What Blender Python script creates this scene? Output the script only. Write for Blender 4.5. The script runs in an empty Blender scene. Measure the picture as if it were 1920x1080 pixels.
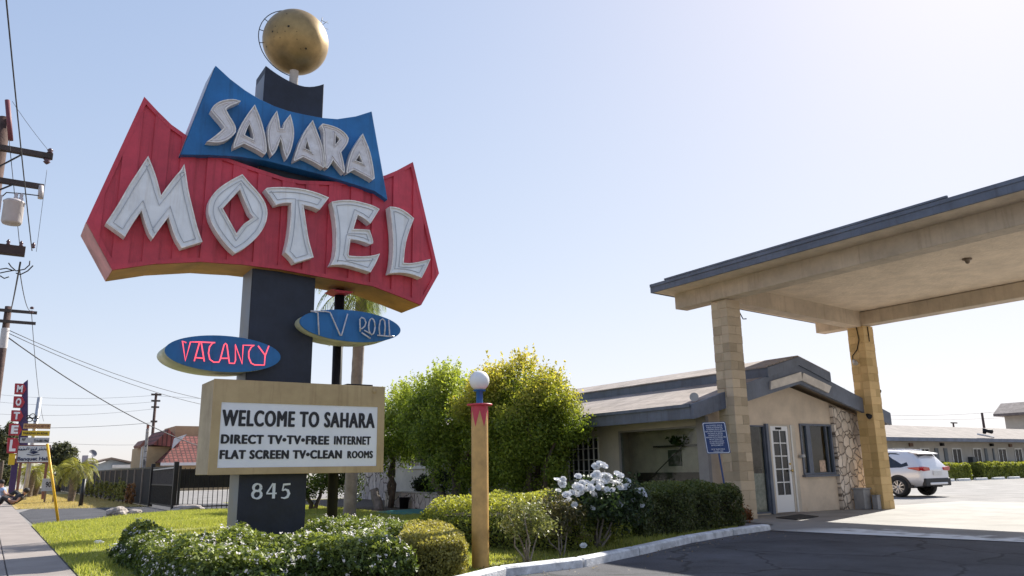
import bpy, math, random
import numpy as np
from mathutils import Vector, Matrix
from mathutils.geometry import tessellate_polygon

scene = bpy.context.scene
COL = scene.collection

# ------------------------------------------------------------------ camera, sky, sun, exposure
F_PX, PITCH, ROLL, YAW, EYE = 1448.3, .23094, -.01622, .5876, 1.13
def camera_axes():
    cy, sy, cp, sp = math.cos(YAW), math.sin(YAW), math.cos(PITCH), math.sin(PITCH)
    f = Vector((sy*cp, cy*cp, sp)); r = Vector((cy, -sy, 0)); u = r.cross(f)
    c, s = math.cos(ROLL), math.sin(ROLL)
    return c*r + s*u, -s*r + c*u, f
AR, AU, AF = camera_axes()
cam_data = bpy.data.cameras.new('camera')
cam = bpy.data.objects.new('camera', cam_data); COL.objects.link(cam)
cam_data.sensor_width = 36; cam_data.lens = F_PX/1920*36
cam_data.clip_start = .05; cam_data.clip_end = 6000
m = Matrix((AR, AU, -AF)).transposed().to_4x4(); m.translation = (0, 0, EYE)
cam.matrix_world = m
scene.camera = cam

SUN_EL, SUN_AZ = math.radians(38.7), math.radians(72.3)     # azimuth clockwise from +Y
world = bpy.data.worlds.new('World'); scene.world = world; world.use_nodes = True
wn = world.node_tree; bg = wn.nodes['Background']
sky = wn.nodes.new('ShaderNodeTexSky'); sky.sky_type = 'NISHITA'; sky.sun_disc = False
sky.sun_elevation = SUN_EL; sky.sun_rotation = SUN_AZ
sky.air_density = 1.0; sky.dust_density = .5; sky.ozone_density = 2.0; sky.altitude = 30
def vmath(op, a, b):                                              # hazy bright day: the glare towards the sun levels off
    n = wn.nodes.new('ShaderNodeVectorMath'); n.operation = op
    for i, q in enumerate((a, b)):
        if isinstance(q, tuple): n.inputs[i].default_value = q
        else: wn.links.new(q, n.inputs[i])
    return n.outputs[0]
num = vmath('MULTIPLY', sky.outputs[0], (1.20, 1.11, 1.32))
den = vmath('ADD', vmath('MULTIPLY', sky.outputs[0], (.34, .318, .372)), (1, 1, 1))
wn.links.new(vmath('DIVIDE', num, den), bg.inputs[0]); bg.inputs[1].default_value = .15
sun_data = bpy.data.lights.new('sun', 'SUN'); sun = bpy.data.objects.new('sun', sun_data); COL.objects.link(sun)
sun_data.energy = 3.5; sun_data.angle = math.radians(.5); sun_data.color = (1, .95, .86)
sd = Vector((math.sin(SUN_AZ)*math.cos(SUN_EL), math.cos(SUN_AZ)*math.cos(SUN_EL), math.sin(SUN_EL)))
sun.rotation_euler = sd.to_track_quat('Z', 'Y').to_euler()
scene.view_settings.view_transform = 'Standard'; scene.view_settings.look = 'None'
scene.view_settings.exposure = 1.36; scene.view_settings.gamma = 1
scene.render.engine = 'CYCLES'
scene.cycles.max_bounces = 6; scene.cycles.transparent_max_bounces = 8

# ------------------------------------------------------------------ measuring the place
EYEV = Vector((0, 0, EYE))
def ray(x, y):
    return AR*((x-960)/F_PX) - AU*((y-540)/F_PX) + AF
def on_y(x, y, Y):
    d = ray(x, y); return EYEV + d*(Y/d.y)
def on_x(x, y, X):
    d = ray(x, y); return EYEV + d*(X/d.x)
def on_z(x, y, Z=0.0):
    d = ray(x, y); return EYEV + d*((Z-EYE)/d.z)
def far_at(x, y, depth):
    return EYEV + ray(x, y)*depth
def xz(pts, Y):
    out = []
    for x, y in pts:
        p = on_y(x, y, Y); out.append((p.x, p.z))
    return out
def zoomed(pts, ox, oy, s):
    return [(ox+x/s, oy+y/s) for x, y in pts]

# ------------------------------------------------------------------ materials
MATS = {}
def material(name, color, rough=.6, metal=0., vary=0., vscale=3., bump=0., bscale=40., color2=None, island=False, spec=.5, detail=6., coat=0., streak=0., streak_c=(.5, .42, .36)):
    if name in MATS: return MATS[name]
    M = bpy.data.materials.new(name); M.use_nodes = True
    nt = M.node_tree; b = nt.nodes['Principled BSDF']
    b.inputs['Roughness'].default_value = rough; b.inputs['Metallic'].default_value = metal
    b.inputs['Specular IOR Level'].default_value = spec
    if coat: b.inputs['Coat Weight'].default_value = coat; b.inputs['Coat Roughness'].default_value = .06
    col = (*color, 1)
    b.inputs['Base Color'].default_value = col
    tc = nt.nodes.new('ShaderNodeTexCoord')
    if vary or color2:
        c2 = color2 if color2 else tuple(max(0, c*(1-vary)) for c in color)
        c1 = color if color2 else tuple(min(1, c*(1+vary*.6)) for c in color)
        n = nt.nodes.new('ShaderNodeTexNoise'); n.inputs['Scale'].default_value = vscale; n.inputs['Detail'].default_value = detail
        n.inputs['Roughness'].default_value = .65
        nt.links.new(tc.outputs['Object'], n.inputs['Vector'])
        r = nt.nodes.new('ShaderNodeValToRGB'); r.color_ramp.elements[0].position = .33; r.color_ramp.elements[1].position = .68
        r.color_ramp.elements[0].color = (*c2, 1); r.color_ramp.elements[1].color = (*c1, 1)
        if island:
            g = nt.nodes.new('ShaderNodeNewGeometry'); mx = nt.nodes.new('ShaderNodeMath'); mx.operation = 'MULTIPLY_ADD'
            mx.inputs[1].default_value = .75
            m2 = nt.nodes.new('ShaderNodeMath'); m2.operation = 'MULTIPLY_ADD'; m2.inputs[1].default_value = .5; m2.inputs[2].default_value = -.12
            nt.links.new(n.outputs['Fac'], m2.inputs[0])
            nt.links.new(g.outputs['Random Per Island'], mx.inputs[0]); nt.links.new(m2.outputs[0], mx.inputs[2])
            nt.links.new(mx.outputs[0], r.inputs[0])
            r.color_ramp.elements[0].position = .1; r.color_ramp.elements[1].position = .95
        else:
            nt.links.new(n.outputs['Fac'], r.inputs[0])
        nt.links.new(r.outputs[0], b.inputs['Base Color'])
    if streak:                                                    # rain streaks and grime running down a painted face
        mp = nt.nodes.new('ShaderNodeMapping'); mp.inputs['Scale'].default_value = (9, 9, .55); nt.links.new(tc.outputs['Object'], mp.inputs['Vector'])
        n = nt.nodes.new('ShaderNodeTexNoise'); n.inputs['Scale'].default_value = 1.0; n.inputs['Detail'].default_value = 7; n.inputs['Roughness'].default_value = .7
        nt.links.new(mp.outputs[0], n.inputs['Vector'])
        r = nt.nodes.new('ShaderNodeMapRange'); r.inputs[1].default_value = .52; r.inputs[2].default_value = .78; r.inputs[3].default_value = 0; r.inputs[4].default_value = streak
        nt.links.new(n.outputs['Fac'], r.inputs[0])
        mx = nt.nodes.new('ShaderNodeMix'); mx.data_type = 'RGBA'; mx.blend_type = 'MULTIPLY'; nt.links.new(r.outputs[0], mx.inputs[0])
        if b.inputs['Base Color'].is_linked: nt.links.new(b.inputs['Base Color'].links[0].from_socket, mx.inputs[6])
        else: mx.inputs[6].default_value = col
        mx.inputs[7].default_value = (*streak_c, 1); nt.links.new(mx.outputs[2], b.inputs['Base Color'])
    if bump:
        n = nt.nodes.new('ShaderNodeTexNoise'); n.inputs['Scale'].default_value = bscale; n.inputs['Detail'].default_value = 5
        nt.links.new(tc.outputs['Object'], n.inputs['Vector'])
        bp = nt.nodes.new('ShaderNodeBump'); bp.inputs['Strength'].default_value = bump; bp.inputs['Distance'].default_value = .02
        nt.links.new(n.outputs['Fac'], bp.inputs['Height']); nt.links.new(bp.outputs[0], b.inputs['Normal'])
    MATS[name] = M
    return M

def leaf_material(name, dark, light, trans=.35, tip=None, tip_z=(0, 1), rough=.5, through=(1.5, 1.5, .7)):
    if name in MATS: return MATS[name]
    M = bpy.data.materials.new(name); M.use_nodes = True
    nt = M.node_tree; b = nt.nodes['Principled BSDF']; out = nt.nodes['Material Output']
    g = nt.nodes.new('ShaderNodeNewGeometry')
    r = nt.nodes.new('ShaderNodeValToRGB'); r.color_ramp.elements[0].color = (*dark, 1); r.color_ramp.elements[1].color = (*light, 1)
    nt.links.new(g.outputs['Random Per Island'], r.inputs[0]); colour = r.outputs[0]
    if tip:                                                    # new growth at the shoot tips is another colour
        at = nt.nodes.new('ShaderNodeAttribute'); at.attribute_name = 'young'
        mx = nt.nodes.new('ShaderNodeMix'); mx.data_type = 'RGBA'
        nt.links.new(at.outputs['Fac'], mx.inputs[0]); nt.links.new(colour, mx.inputs[6]); mx.inputs[7].default_value = (*tip, 1)
        colour = mx.outputs[2]
    nt.links.new(colour, b.inputs['Base Color']); b.inputs['Roughness'].default_value = rough
    b.inputs['Specular IOR Level'].default_value = .35
    t = nt.nodes.new('ShaderNodeBsdfTranslucent')
    br = nt.nodes.new('ShaderNodeMix'); br.data_type = 'RGBA'; br.blend_type = 'MULTIPLY'; br.inputs[0].default_value = 1
    nt.links.new(colour, br.inputs[6]); br.inputs[7].default_value = (*through, 1)
    nt.links.new(br.outputs[2], t.inputs['Color'])
    ms = nt.nodes.new('ShaderNodeMixShader'); ms.inputs[0].default_value = trans
    nt.links.new(b.outputs[0], ms.inputs[1]); nt.links.new(t.outputs[0], ms.inputs[2]); nt.links.new(ms.outputs[0], out.inputs[0])
    MATS[name] = M
    return M

def stone_material(name, c_dark, c_light, joint, scale=3.2, plane='xz', width=.045):
    M = bpy.data.materials.new(name); M.use_nodes = True
    nt = M.node_tree; b = nt.nodes['Principled BSDF']; b.inputs['Roughness'].default_value = .85
    tc = nt.nodes.new('ShaderNodeTexCoord'); mp = nt.nodes.new('ShaderNodeMapping')
    sc = {'xz': (1, 0, .8), 'yz': (0, 1, .8)}[plane]
    mp.inputs['Scale'].default_value = sc
    nt.links.new(tc.outputs['Object'], mp.inputs['Vector'])
    wob = nt.nodes.new('ShaderNodeTexNoise'); wob.inputs['Scale'].default_value = 4; nt.links.new(mp.outputs[0], wob.inputs['Vector'])
    ad = nt.nodes.new('ShaderNodeMixRGB'); ad.blend_type = 'ADD'; ad.inputs[0].default_value = .16
    nt.links.new(mp.outputs[0], ad.inputs[1]); nt.links.new(wob.outputs['Color'], ad.inputs[2])
    v = nt.nodes.new('ShaderNodeTexVoronoi'); v.feature = 'DISTANCE_TO_EDGE'; v.inputs['Scale'].default_value = scale; v.inputs['Randomness'].default_value = 1
    v2 = nt.nodes.new('ShaderNodeTexVoronoi'); v2.inputs['Scale'].default_value = scale
    for q in (v, v2): nt.links.new(ad.outputs[0], q.inputs['Vector'])
    r = nt.nodes.new('ShaderNodeValToRGB'); r.color_ramp.elements[0].position = width*.35; r.color_ramp.elements[1].position = width
    nt.links.new(v.outputs['Distance'], r.inputs[0])
    sep = nt.nodes.new('ShaderNodeSeparateColor'); nt.links.new(v2.outputs['Color'], sep.inputs[0])
    n = nt.nodes.new('ShaderNodeTexNoise'); n.inputs['Scale'].default_value = 9; n.inputs['Detail'].default_value = 8; nt.links.new(tc.outputs['Object'], n.inputs['Vector'])
    am = nt.nodes.new('ShaderNodeMath'); am.operation = 'ADD'; nt.links.new(sep.outputs[0], am.inputs[0]); nt.links.new(n.outputs['Fac'], am.inputs[1])
    hm = nt.nodes.new('ShaderNodeMath'); hm.operation = 'MULTIPLY'; hm.inputs[1].default_value = .6; nt.links.new(am.outputs[0], hm.inputs[0])
    r2 = nt.nodes.new('ShaderNodeValToRGB'); r2.color_ramp.elements[0].color = (*c_dark, 1); r2.color_ramp.elements[1].color = (*c_light, 1)
    r2.color_ramp.elements[0].position = .2; r2.color_ramp.elements[1].position = .8
    nt.links.new(hm.outputs[0], r2.inputs[0])
    mx = nt.nodes.new('ShaderNodeMix'); mx.data_type = 'RGBA'
    nt.links.new(r.outputs[0], mx.inputs[0]); mx.inputs[6].default_value = (*joint, 1); nt.links.new(r2.outputs[0], mx.inputs[7])
    nt.links.new(mx.outputs[2], b.inputs['Base Color'])
    r3 = nt.nodes.new('ShaderNodeValToRGB'); r3.color_ramp.elements[1].position = width*2.4
    nt.links.new(v.outputs['Distance'], r3.inputs[0])
    h2 = nt.nodes.new('ShaderNodeMath'); h2.operation = 'MULTIPLY_ADD'; h2.inputs[1].default_value = .25
    nt.links.new(n.outputs['Fac'], h2.inputs[0]); nt.links.new(r3.outputs[0], h2.inputs[2])
    bp = nt.nodes.new('ShaderNodeBump'); bp.inputs['Distance'].default_value = .04; bp.inputs['Strength'].default_value = .9
    nt.links.new(h2.outputs[0], bp.inputs['Height']); nt.links.new(bp.outputs[0], b.inputs['Normal'])
    return M

def tile_material(name, c1, c2, joint, bw, rh, rot, squash=1., bump=.6, offset=.5, mortar=.02, rough=.9):
    """brick pattern; rot = euler that lays the surface's own two directions along texture x and y"""
    M = bpy.data.materials.new(name); M.use_nodes = True
    nt = M.node_tree; b = nt.nodes['Principled BSDF']; b.inputs['Roughness'].default_value = rough
    tc = nt.nodes.new('ShaderNodeTexCoord'); mp = nt.nodes.new('ShaderNodeMapping'); mp.inputs['Rotation'].default_value = rot
    nt.links.new(tc.outputs['Object'], mp.inputs['Vector'])
    br = nt.nodes.new('ShaderNodeTexBrick'); br.inputs['Scale'].default_value = 1; br.inputs['Brick Width'].default_value = bw; br.inputs['Row Height'].default_value = rh
    br.inputs['Mortar Size'].default_value = mortar; br.offset = offset
    br.inputs['Color1'].default_value = (*c1, 1); br.inputs['Color2'].default_value = (*c2, 1); br.inputs['Mortar'].default_value = (*joint, 1)
    nt.links.new(mp.outputs[0], br.inputs['Vector'])
    n = nt.nodes.new('ShaderNodeTexNoise'); n.inputs['Scale'].default_value = 1.7; n.inputs['Detail'].default_value = 8; nt.links.new(tc.outputs['Object'], n.inputs['Vector'])
    r = nt.nodes.new('ShaderNodeMapRange'); r.inputs[1].default_value = .3; r.inputs[2].default_value = .7; r.inputs[3].default_value = .72; r.inputs[4].default_value = 1.15
    nt.links.new(n.outputs['Fac'], r.inputs[0])
    mx = nt.nodes.new('ShaderNodeMix'); mx.data_type = 'RGBA'; mx.blend_type = 'MULTIPLY'; mx.inputs[0].default_value = 1
    nt.links.new(br.outputs['Color'], mx.inputs[6]); nt.links.new(r.outputs[0], mx.inputs[7])
    nt.links.new(mx.outputs[2], b.inputs['Base Color'])
    inv = nt.nodes.new('ShaderNodeMath'); inv.operation = 'SUBTRACT'; inv.inputs[0].default_value = 1; nt.links.new(br.outputs['Fac'], inv.inputs[1])
    bp = nt.nodes.new('ShaderNodeBump'); bp.inputs['Strength'].default_value = bump; bp.inputs['Distance'].default_value = .02
    nt.links.new(inv.outputs[0], bp.inputs['Height']); nt.links.new(bp.outputs[0], b.inputs['Normal'])
    return M

def glass_material(name, color=(.03, .035, .04), rough=.04, see=.0, spec=.8):
    M = bpy.data.materials.new(name); M.use_nodes = True
    nt = M.node_tree; b = nt.nodes['Principled BSDF']; out = nt.nodes['Material Output']
    b.inputs['Base Color'].default_value = (*color, 1); b.inputs['Roughness'].default_value = rough; b.inputs['Specular IOR Level'].default_value = spec
    if see:
        t = nt.nodes.new('ShaderNodeBsdfTransparent'); t.inputs[0].default_value = (.8, .84, .82, 1)
        gl = nt.nodes.new('ShaderNodeBsdfGlossy'); gl.inputs['Roughness'].default_value = .02
        fr = nt.nodes.new('ShaderNodeFresnel'); fr.inputs[0].default_value = 1.55
        ms = nt.nodes.new('ShaderNodeMixShader'); gm = nt.nodes.new('ShaderNodeNewGeometry'); k1 = nt.nodes.new('ShaderNodeMath'); k1.operation = 'SUBTRACT'; k1.inputs[0].default_value = 1; nt.links.new(gm.outputs['Backfacing'], k1.inputs[1])
        k2 = nt.nodes.new('ShaderNodeMath'); k2.operation = 'MULTIPLY'; nt.links.new(fr.outputs[0], k2.inputs[0]); nt.links.new(k1.outputs[0], k2.inputs[1]); nt.links.new(k2.outputs[0], ms.inputs[0])
        nt.links.new(t.outputs[0], ms.inputs[1]); nt.links.new(gl.outputs[0], ms.inputs[2]); nt.links.new(ms.outputs[0], out.inputs[0])
    return M

# ------------------------------------------------------------------ geometry
class MB:
    def __init__(s): s.v = []; s.f = []; s.smooth = []
    def add(s, vs, fs, smooth=False):
        o = len(s.v); s.v += [tuple(p) for p in vs]; s.f += [tuple(o+i for i in f) for f in fs]; s.smooth += [smooth]*len(fs); return s
    def box(s, x0, y0, z0, x1, y1, z1):
        vs = [(x0,y0,z0),(x1,y0,z0),(x1,y1,z0),(x0,y1,z0),(x0,y0,z1),(x1,y0,z1),(x1,y1,z1),(x0,y1,z1)]
        return s.add(vs, [(3,2,1,0),(4,5,6,7),(0,1,5,4),(1,2,6,5),(2,3,7,6),(3,0,4,7)])
    def obox(s, c, ux, uy, uz):                                # centre and three half vectors
        c, ux, uy, uz = Vector(c), Vector(ux), Vector(uy), Vector(uz); vs = []
        for k in (-1, 1):
            for i, j in ((-1,-1),(1,-1),(1,1),(-1,1)): vs.append(c+ux*i+uy*j+uz*k)
        return s.add(vs, [(3,2,1,0),(4,5,6,7),(0,1,5,4),(1,2,6,5),(2,3,7,6),(3,0,4,7)])
    def beam(s, a, b, w, h):
        a, b = Vector(a), Vector(b); d = (b-a); l = d.length; d.normalize()
        side = d.cross(Vector((0,0,1)))
        if side.length < 1e-4: side = Vector((1,0,0))
        side.normalize(); up = side.cross(d)
        return s.obox((a+b)/2, d*(l/2), side*(w/2), up*(h/2))
    def tube(s, pts, r, n=8, caps=True, closed=False):
        pts = [Vector(p) for p in pts]; rs = r if isinstance(r, (list, tuple)) else [r]*len(pts)
        vs = []; prev = None
        N = len(pts)
        for i, p in enumerate(pts):
            if closed: d = pts[(i+1) % N]-pts[i-1]
            else: d = pts[min(i+1, N-1)]-pts[max(i-1, 0)]
            d.normalize()
            if prev is None:
                a = d.cross(Vector((0,0,1)))
                if a.length < 1e-3: a = d.cross(Vector((1,0,0)))
            else: a = prev - d*prev.dot(d)
            a.normalize(); prev = a; b = d.cross(a)
            for k in range(n):
                t = 2*math.pi*k/n; vs.append(p+a*(rs[i]*math.cos(t))+b*(rs[i]*math.sin(t)))
        fs = []
        for i in range(N if closed else N-1):
            j = (i+1) % N
            for k in range(n): fs.append((i*n+k, i*n+(k+1)%n, j*n+(k+1)%n, j*n+k))
        s.add(vs, fs, True)
        if caps and not closed:
            o = len(s.v)-N*n
            s.f.append(tuple(o+k for k in range(n))[::-1]); s.f.append(tuple(o+(N-1)*n+k for k in range(n))); s.smooth += [False, False]
        return s
    def lathe(s, prof, c, n=24, axis='z'):
        c = Vector(c); vs = []
        for r, h in prof:
            for k in range(n):
                t = 2*math.pi*k/n; a, b = r*math.cos(t), r*math.sin(t)
                vs.append(c + {'z': Vector((a,b,h)), 'x': Vector((h,a,b)), 'y': Vector((b,h,a))}[axis])
        fs = [(i*n+k, i*n+(k+1)%n, (i+1)*n+(k+1)%n, (i+1)*n+k) for i in range(len(prof)-1) for k in range(n)]
        return s.add(vs, fs, True)
    def sphere(s, c, r, n=32, m_=16, sz=1.):
        return s.lathe([(max(1e-4, r*math.sin(math.pi*i/m_)), -r*sz*math.cos(math.pi*i/m_)) for i in range(m_+1)], c, n)
    def prism(s, outer, d0, d1, axis='y', holes=(), smooth_side=False):
        """outline in the plane across the axis, extruded from d0 to d1; axis y: (x,z), axis x: (y,z), axis z: (x,y)"""
        loops = [list(outer)]+[list(h) for h in holes]
        flat = [p for l in loops for p in l]
        def P(p, d): return {'y': (p[0], d, p[1]), 'x': (d, p[0], p[1]), 'z': (p[0], p[1], d)}[axis]
        tris = tessellate_polygon([[Vector((p[0], p[1], 0)) for p in l] for l in loops])
        n = len(flat); vs = [P(p, d0) for p in flat]+[P(p, d1) for p in flat]
        fs = [tuple(t) for t in tris]+[tuple(n+i for i in t)[::-1] for t in tris]
        s.add(vs, fs)
        o = 0
        for l in loops:
            k = len(l); vs2 = [P(p, d0) for p in l]+[P(p, d1) for p in l]
            s.add(vs2, [(i, (i+1)%k, k+(i+1)%k, k+i) for i in range(k)], smooth_side)
        return s
    def build(s, name, mat, parent=None, bevel=0., auto=True, recalc=True):
        me = bpy.data.meshes.new(name); base = world_loc(parent)
        me.from_pydata([(x-base[0], y-base[1], z-base[2]) for x, y, z in s.v], [], s.f)
        me.polygons.foreach_set('use_smooth', s.smooth)
        if recalc:
            import bmesh
            b = bmesh.new(); b.from_mesh(me); bmesh.ops.remove_doubles(b, verts=b.verts, dist=1e-5)
            bmesh.ops.recalc_face_normals(b, faces=b.faces); b.to_mesh(me); b.free()
        me.materials.append(mat)
        o = bpy.data.objects.new(name, me); COL.objects.link(o)
        if parent: o.parent = parent
        if bevel:
            bv = o.modifiers.new('edge', 'BEVEL'); bv.width = bevel; bv.segments = 2; bv.limit_method = 'ANGLE'; bv.angle_limit = math.radians(40)
        return o

def world_loc(o):
    p = Vector((0, 0, 0))
    while o: p += Vector(o.location); o = o.parent
    return p
def thing(name, label, category, loc=(0, 0, 0), group=None):
    o = bpy.data.objects.new(name, None); o.empty_display_size = .2; COL.objects.link(o); o.location = loc
    return tag(o, label, category, group)
def tag(o, label, category, group=None):
    o['label'] = label; o['category'] = category
    if group: o['group'] = group
    return o
def structure(name, mb, mat, **k):
    o = mb.build(name, mat, None, **k); o['kind'] = 'structure'; return o
def copy_tree(o, loc, label=None, rotz=0, scale=1):
    def rec(q, par):
        c = q.copy(); COL.objects.link(c); c.parent = par
        for ch in q.children: rec(ch, c)
        return c
    r = rec(o, None); r.location = loc; r.rotation_euler = (0, 0, rotz); r.scale = (scale,)*3
    if label: r['label'] = label
    return r

def text_into(mb, body, place, width, height, depth, bold=0., extr=.004, spacing=1., heavy=0.):
    """letters as flat raised shapes filling width x height; place(u, v, w) gives the world point"""
    cu = bpy.data.curves.new('lettering', 'FONT'); cu.body = body; cu.offset = bold; cu.extrude = .01; cu.resolution_u = 4; cu.space_character = spacing
    o = bpy.data.objects.new('lettering', cu); COL.objects.link(o)
    dg = bpy.context.evaluated_depsgraph_get(); ev = o.evaluated_get(dg); me = ev.to_mesh()
    vs = [v.co.copy() for v in me.vertices]; fs = [tuple(p.vertices) for p in me.polygons]
    ev.to_mesh_clear(); bpy.data.objects.remove(o); bpy.data.curves.remove(cu)
    if not vs: return
    x0, x1 = min(v.x for v in vs), max(v.x for v in vs); y0, y1 = min(v.y for v in vs), max(v.y for v in vs)
    shifts = [(0, 0)] if not heavy else [(-1, 0), (1, 0), (0, 0), (-.5, -.5), (.5, .5), (-.5, .5), (.5, -.5)]
    for i, (sx, sy) in enumerate(shifts):                         # heavier strokes: the same letters a little to each side
        mb.add([place(heavy+(v.x-x0)/(x1-x0)*(width-2*heavy)+sx*heavy, heavy*.5+(v.y-y0)/(y1-y0)*(height-heavy)+sy*heavy, (extr if v.z > 0 else -extr)+.0003*i) for v in vs], fs)

# ------------------------------------------------------------------ foliage
def leaf_mesh(name, pts, nrm, size, mat, parent=None, seed=1, aspect=.5, young=None, droop=0., jitter=.9):
    rng = np.random.default_rng(seed); n = len(pts)
    pts = np.asarray(pts, float) - np.array(world_loc(parent)); nrm = np.asarray(nrm, float)
    nn = nrm + rng.normal(0, jitter, (n, 3)); nn /= np.linalg.norm(nn, axis=1, keepdims=True)+1e-9
    a = rng.normal(0, 1, (n, 3)); a[:, 2] -= droop; a -= nn*np.sum(a*nn, axis=1, keepdims=True); a /= np.linalg.norm(a, axis=1, keepdims=True)+1e-9
    b = np.cross(nn, a)
    L = (size*rng.uniform(.65, 1.35, n))[:, None] if np.isscalar(size) else (np.asarray(size)*rng.uniform(.65, 1.35, n))[:, None]
    W = L*aspect
    v = np.stack([pts-a*L*.5, pts+b*W*.5+nn*L*.06, pts+a*L*.5, pts-b*W*.5+nn*L*.06], 1).reshape(-1, 3)
    me = bpy.data.meshes.new(name); me.vertices.add(4*n); me.vertices.foreach_set('co', v.astype(np.float32).ravel())
    me.loops.add(4*n); me.loops.foreach_set('vertex_index', np.arange(4*n, dtype=np.int32))
    me.polygons.add(n); me.polygons.foreach_set('loop_start', np.arange(0, 4*n, 4, dtype=np.int32))
    me.update(calc_edges=True)
    if young is not None:
        at = me.attributes.new('young', 'FLOAT', 'FACE'); at.data.foreach_set('value', np.asarray(young, np.float32))
    me.materials.append(mat)
    o = bpy.data.objects.new(name, me); COL.objects.link(o)
    if parent: o.parent = parent
    return o

def smooth_noise(p, seed, freq):
    """cheap sum of sines, -1..1"""
    rng = np.random.default_rng(seed); out = np.zeros(len(p))
    for k in range(6):
        d = rng.normal(0, 1, 3); d /= np.linalg.norm(d); out += np.sin(p@d*freq*rng.uniform(.6, 1.8)+rng.uniform(0, 6.28))
    return out/3.2

def crown_points(c, rad, n, seed, clusters=60, cr=.35, shell=.55, flat_bottom=-1.):
    """leaf points in clumps through an uneven ellipsoid"""
    rng = np.random.default_rng(seed); cen = []
    while len(cen) < clusters:
        d = rng.normal(0, 1, 3); d /= np.linalg.norm(d)
        if d[2] < flat_bottom: continue
        r = rng.uniform(shell, 1)**.6
        cen.append(d*r*(1+.14*math.sin(5*d[0]+seed)+.1*math.sin(7*d[1]-seed)))
    cen = np.array(cen); w = rng.uniform(.4, 1.3, clusters); w /= w.sum()
    idx = rng.choice(clusters, n, p=w); rad = np.array(rad)
    off = rng.normal(0, 1, (n, 3)); off /= np.linalg.norm(off, axis=1, keepdims=True); off *= (rng.uniform(0, 1, n)**.5*cr*rng.uniform(.7, 1.2, n))[:, None]
    p = np.array(c)+cen[idx]*rad+off
    nr = cen[idx]+off*1.5; nr /= np.linalg.norm(nr, axis=1, keepdims=True)+1e-9
    return p, nr

def hedge_points(x0, y0, x1, y1, z0, z1, n, seed, amp=.08, thick=.14, ang=0.):
    rng = np.random.default_rng(seed); lx, ly, lz = x1-x0, y1-y0, z1-z0
    areas = np.array([lx*ly, lx*lz, lx*lz, ly*lz, ly*lz]); side = rng.choice(5, n, p=areas/areas.sum())
    u, v = rng.uniform(0, 1, n), rng.uniform(0, 1, n)
    p = np.zeros((n, 3)); nr = np.zeros((n, 3))
    for k in range(5):
        q = side == k
        if k == 0: p[q] = np.c_[x0+u[q]*lx, y0+v[q]*ly, np.full(q.sum(), z1)]; nr[q] = (0, 0, 1)
        elif k < 3: p[q] = np.c_[x0+u[q]*lx, np.full(q.sum(), y0 if k == 1 else y1), z0+v[q]*lz]; nr[q] = (0, -1 if k == 1 else 1, .25)
        else: p[q] = np.c_[np.full(q.sum(), x0 if k == 3 else x1), y0+u[q]*ly, z0+v[q]*lz]; nr[q] = (-1 if k == 3 else 1, 0, .25)
    d = amp*smooth_noise(p, seed, 4)+amp*.6*smooth_noise(p, seed+9, 11)-rng.uniform(0, thick, n)+thick*.3
    p += nr*d[:, None]
    # rounded shoulders
    c = np.array([(x0+x1)/2, (y0+y1)/2, 0]); h = np.array([lx/2, ly/2, 1])
    rel = (p-c)/h; e = np.clip(np.maximum(np.abs(rel[:, 0])*lx/2-(lx/2-.18), np.abs(rel[:, 1])*ly/2-(ly/2-.18)), 0, .3)/.18
    top = p[:, 2] > z1-.18
    p[top, 2] -= .10*e[top]**2
    return p, nr
# ------------------------------------------------------------------ the ground
asphalt = material('aged asphalt', (.062, .062, .07), .9, vary=.45, vscale=1.3, bump=.5, bscale=160)
lot_grey = material('grey lot paving', (.235, .222, .213), .9, vary=.3, vscale=.8, bump=.3, bscale=90)
concrete = material('slab concrete', (.50, .47, .43), .85, vary=.25, vscale=.9, bump=.25, bscale=60)
walk_mat = material('sidewalk concrete', (.285, .248, .225), .9, vary=.2, vscale=1.1, bump=.3, bscale=70)
soil = material('bed soil', (.10, .075, .055), .95, vary=.5, vscale=6, bump=.8, bscale=25)
turf = material('lawn turf', (.24, .27, .08), .95, color2=(.33, .28, .12), vscale=.55, bump=.6, bscale=60)
dry = material('dry lawn', (.42, .31, .14), .95, color2=(.34, .26, .10), vscale=.9, bump=.6, bscale=60)
dirt = material('far ground', (.34, .31, .27), .95, vary=.3, vscale=.15)

KERB = [on_z(x, y) for x, y in [(820, 1112), (940, 1080), (1086, 1062), (1190, 1040), (1288, 1017), (1368, 1003), (1441, 993)]]
def sheet(name, pts, z, mat):
    return structure(name, MB().add([(p[0], p[1], z) for p in pts], [tuple(range(len(pts)))]), mat, recalc=False)
sheet('ground', [(-3000, -3000), (3000, -3000), (3000, 3000), (-3000, 3000)], -.02, dirt)
sheet('street', [(-14, -200), (-3.2, -200), (-3.2, 400), (-14, 400)], -.012, asphalt)
k = [(p.x, p.y) for p in KERB]
sheet('lot', [(1.0, -40), (80, -40), (80, 40), (1.0, 40)], -.008, lot_grey)
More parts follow.
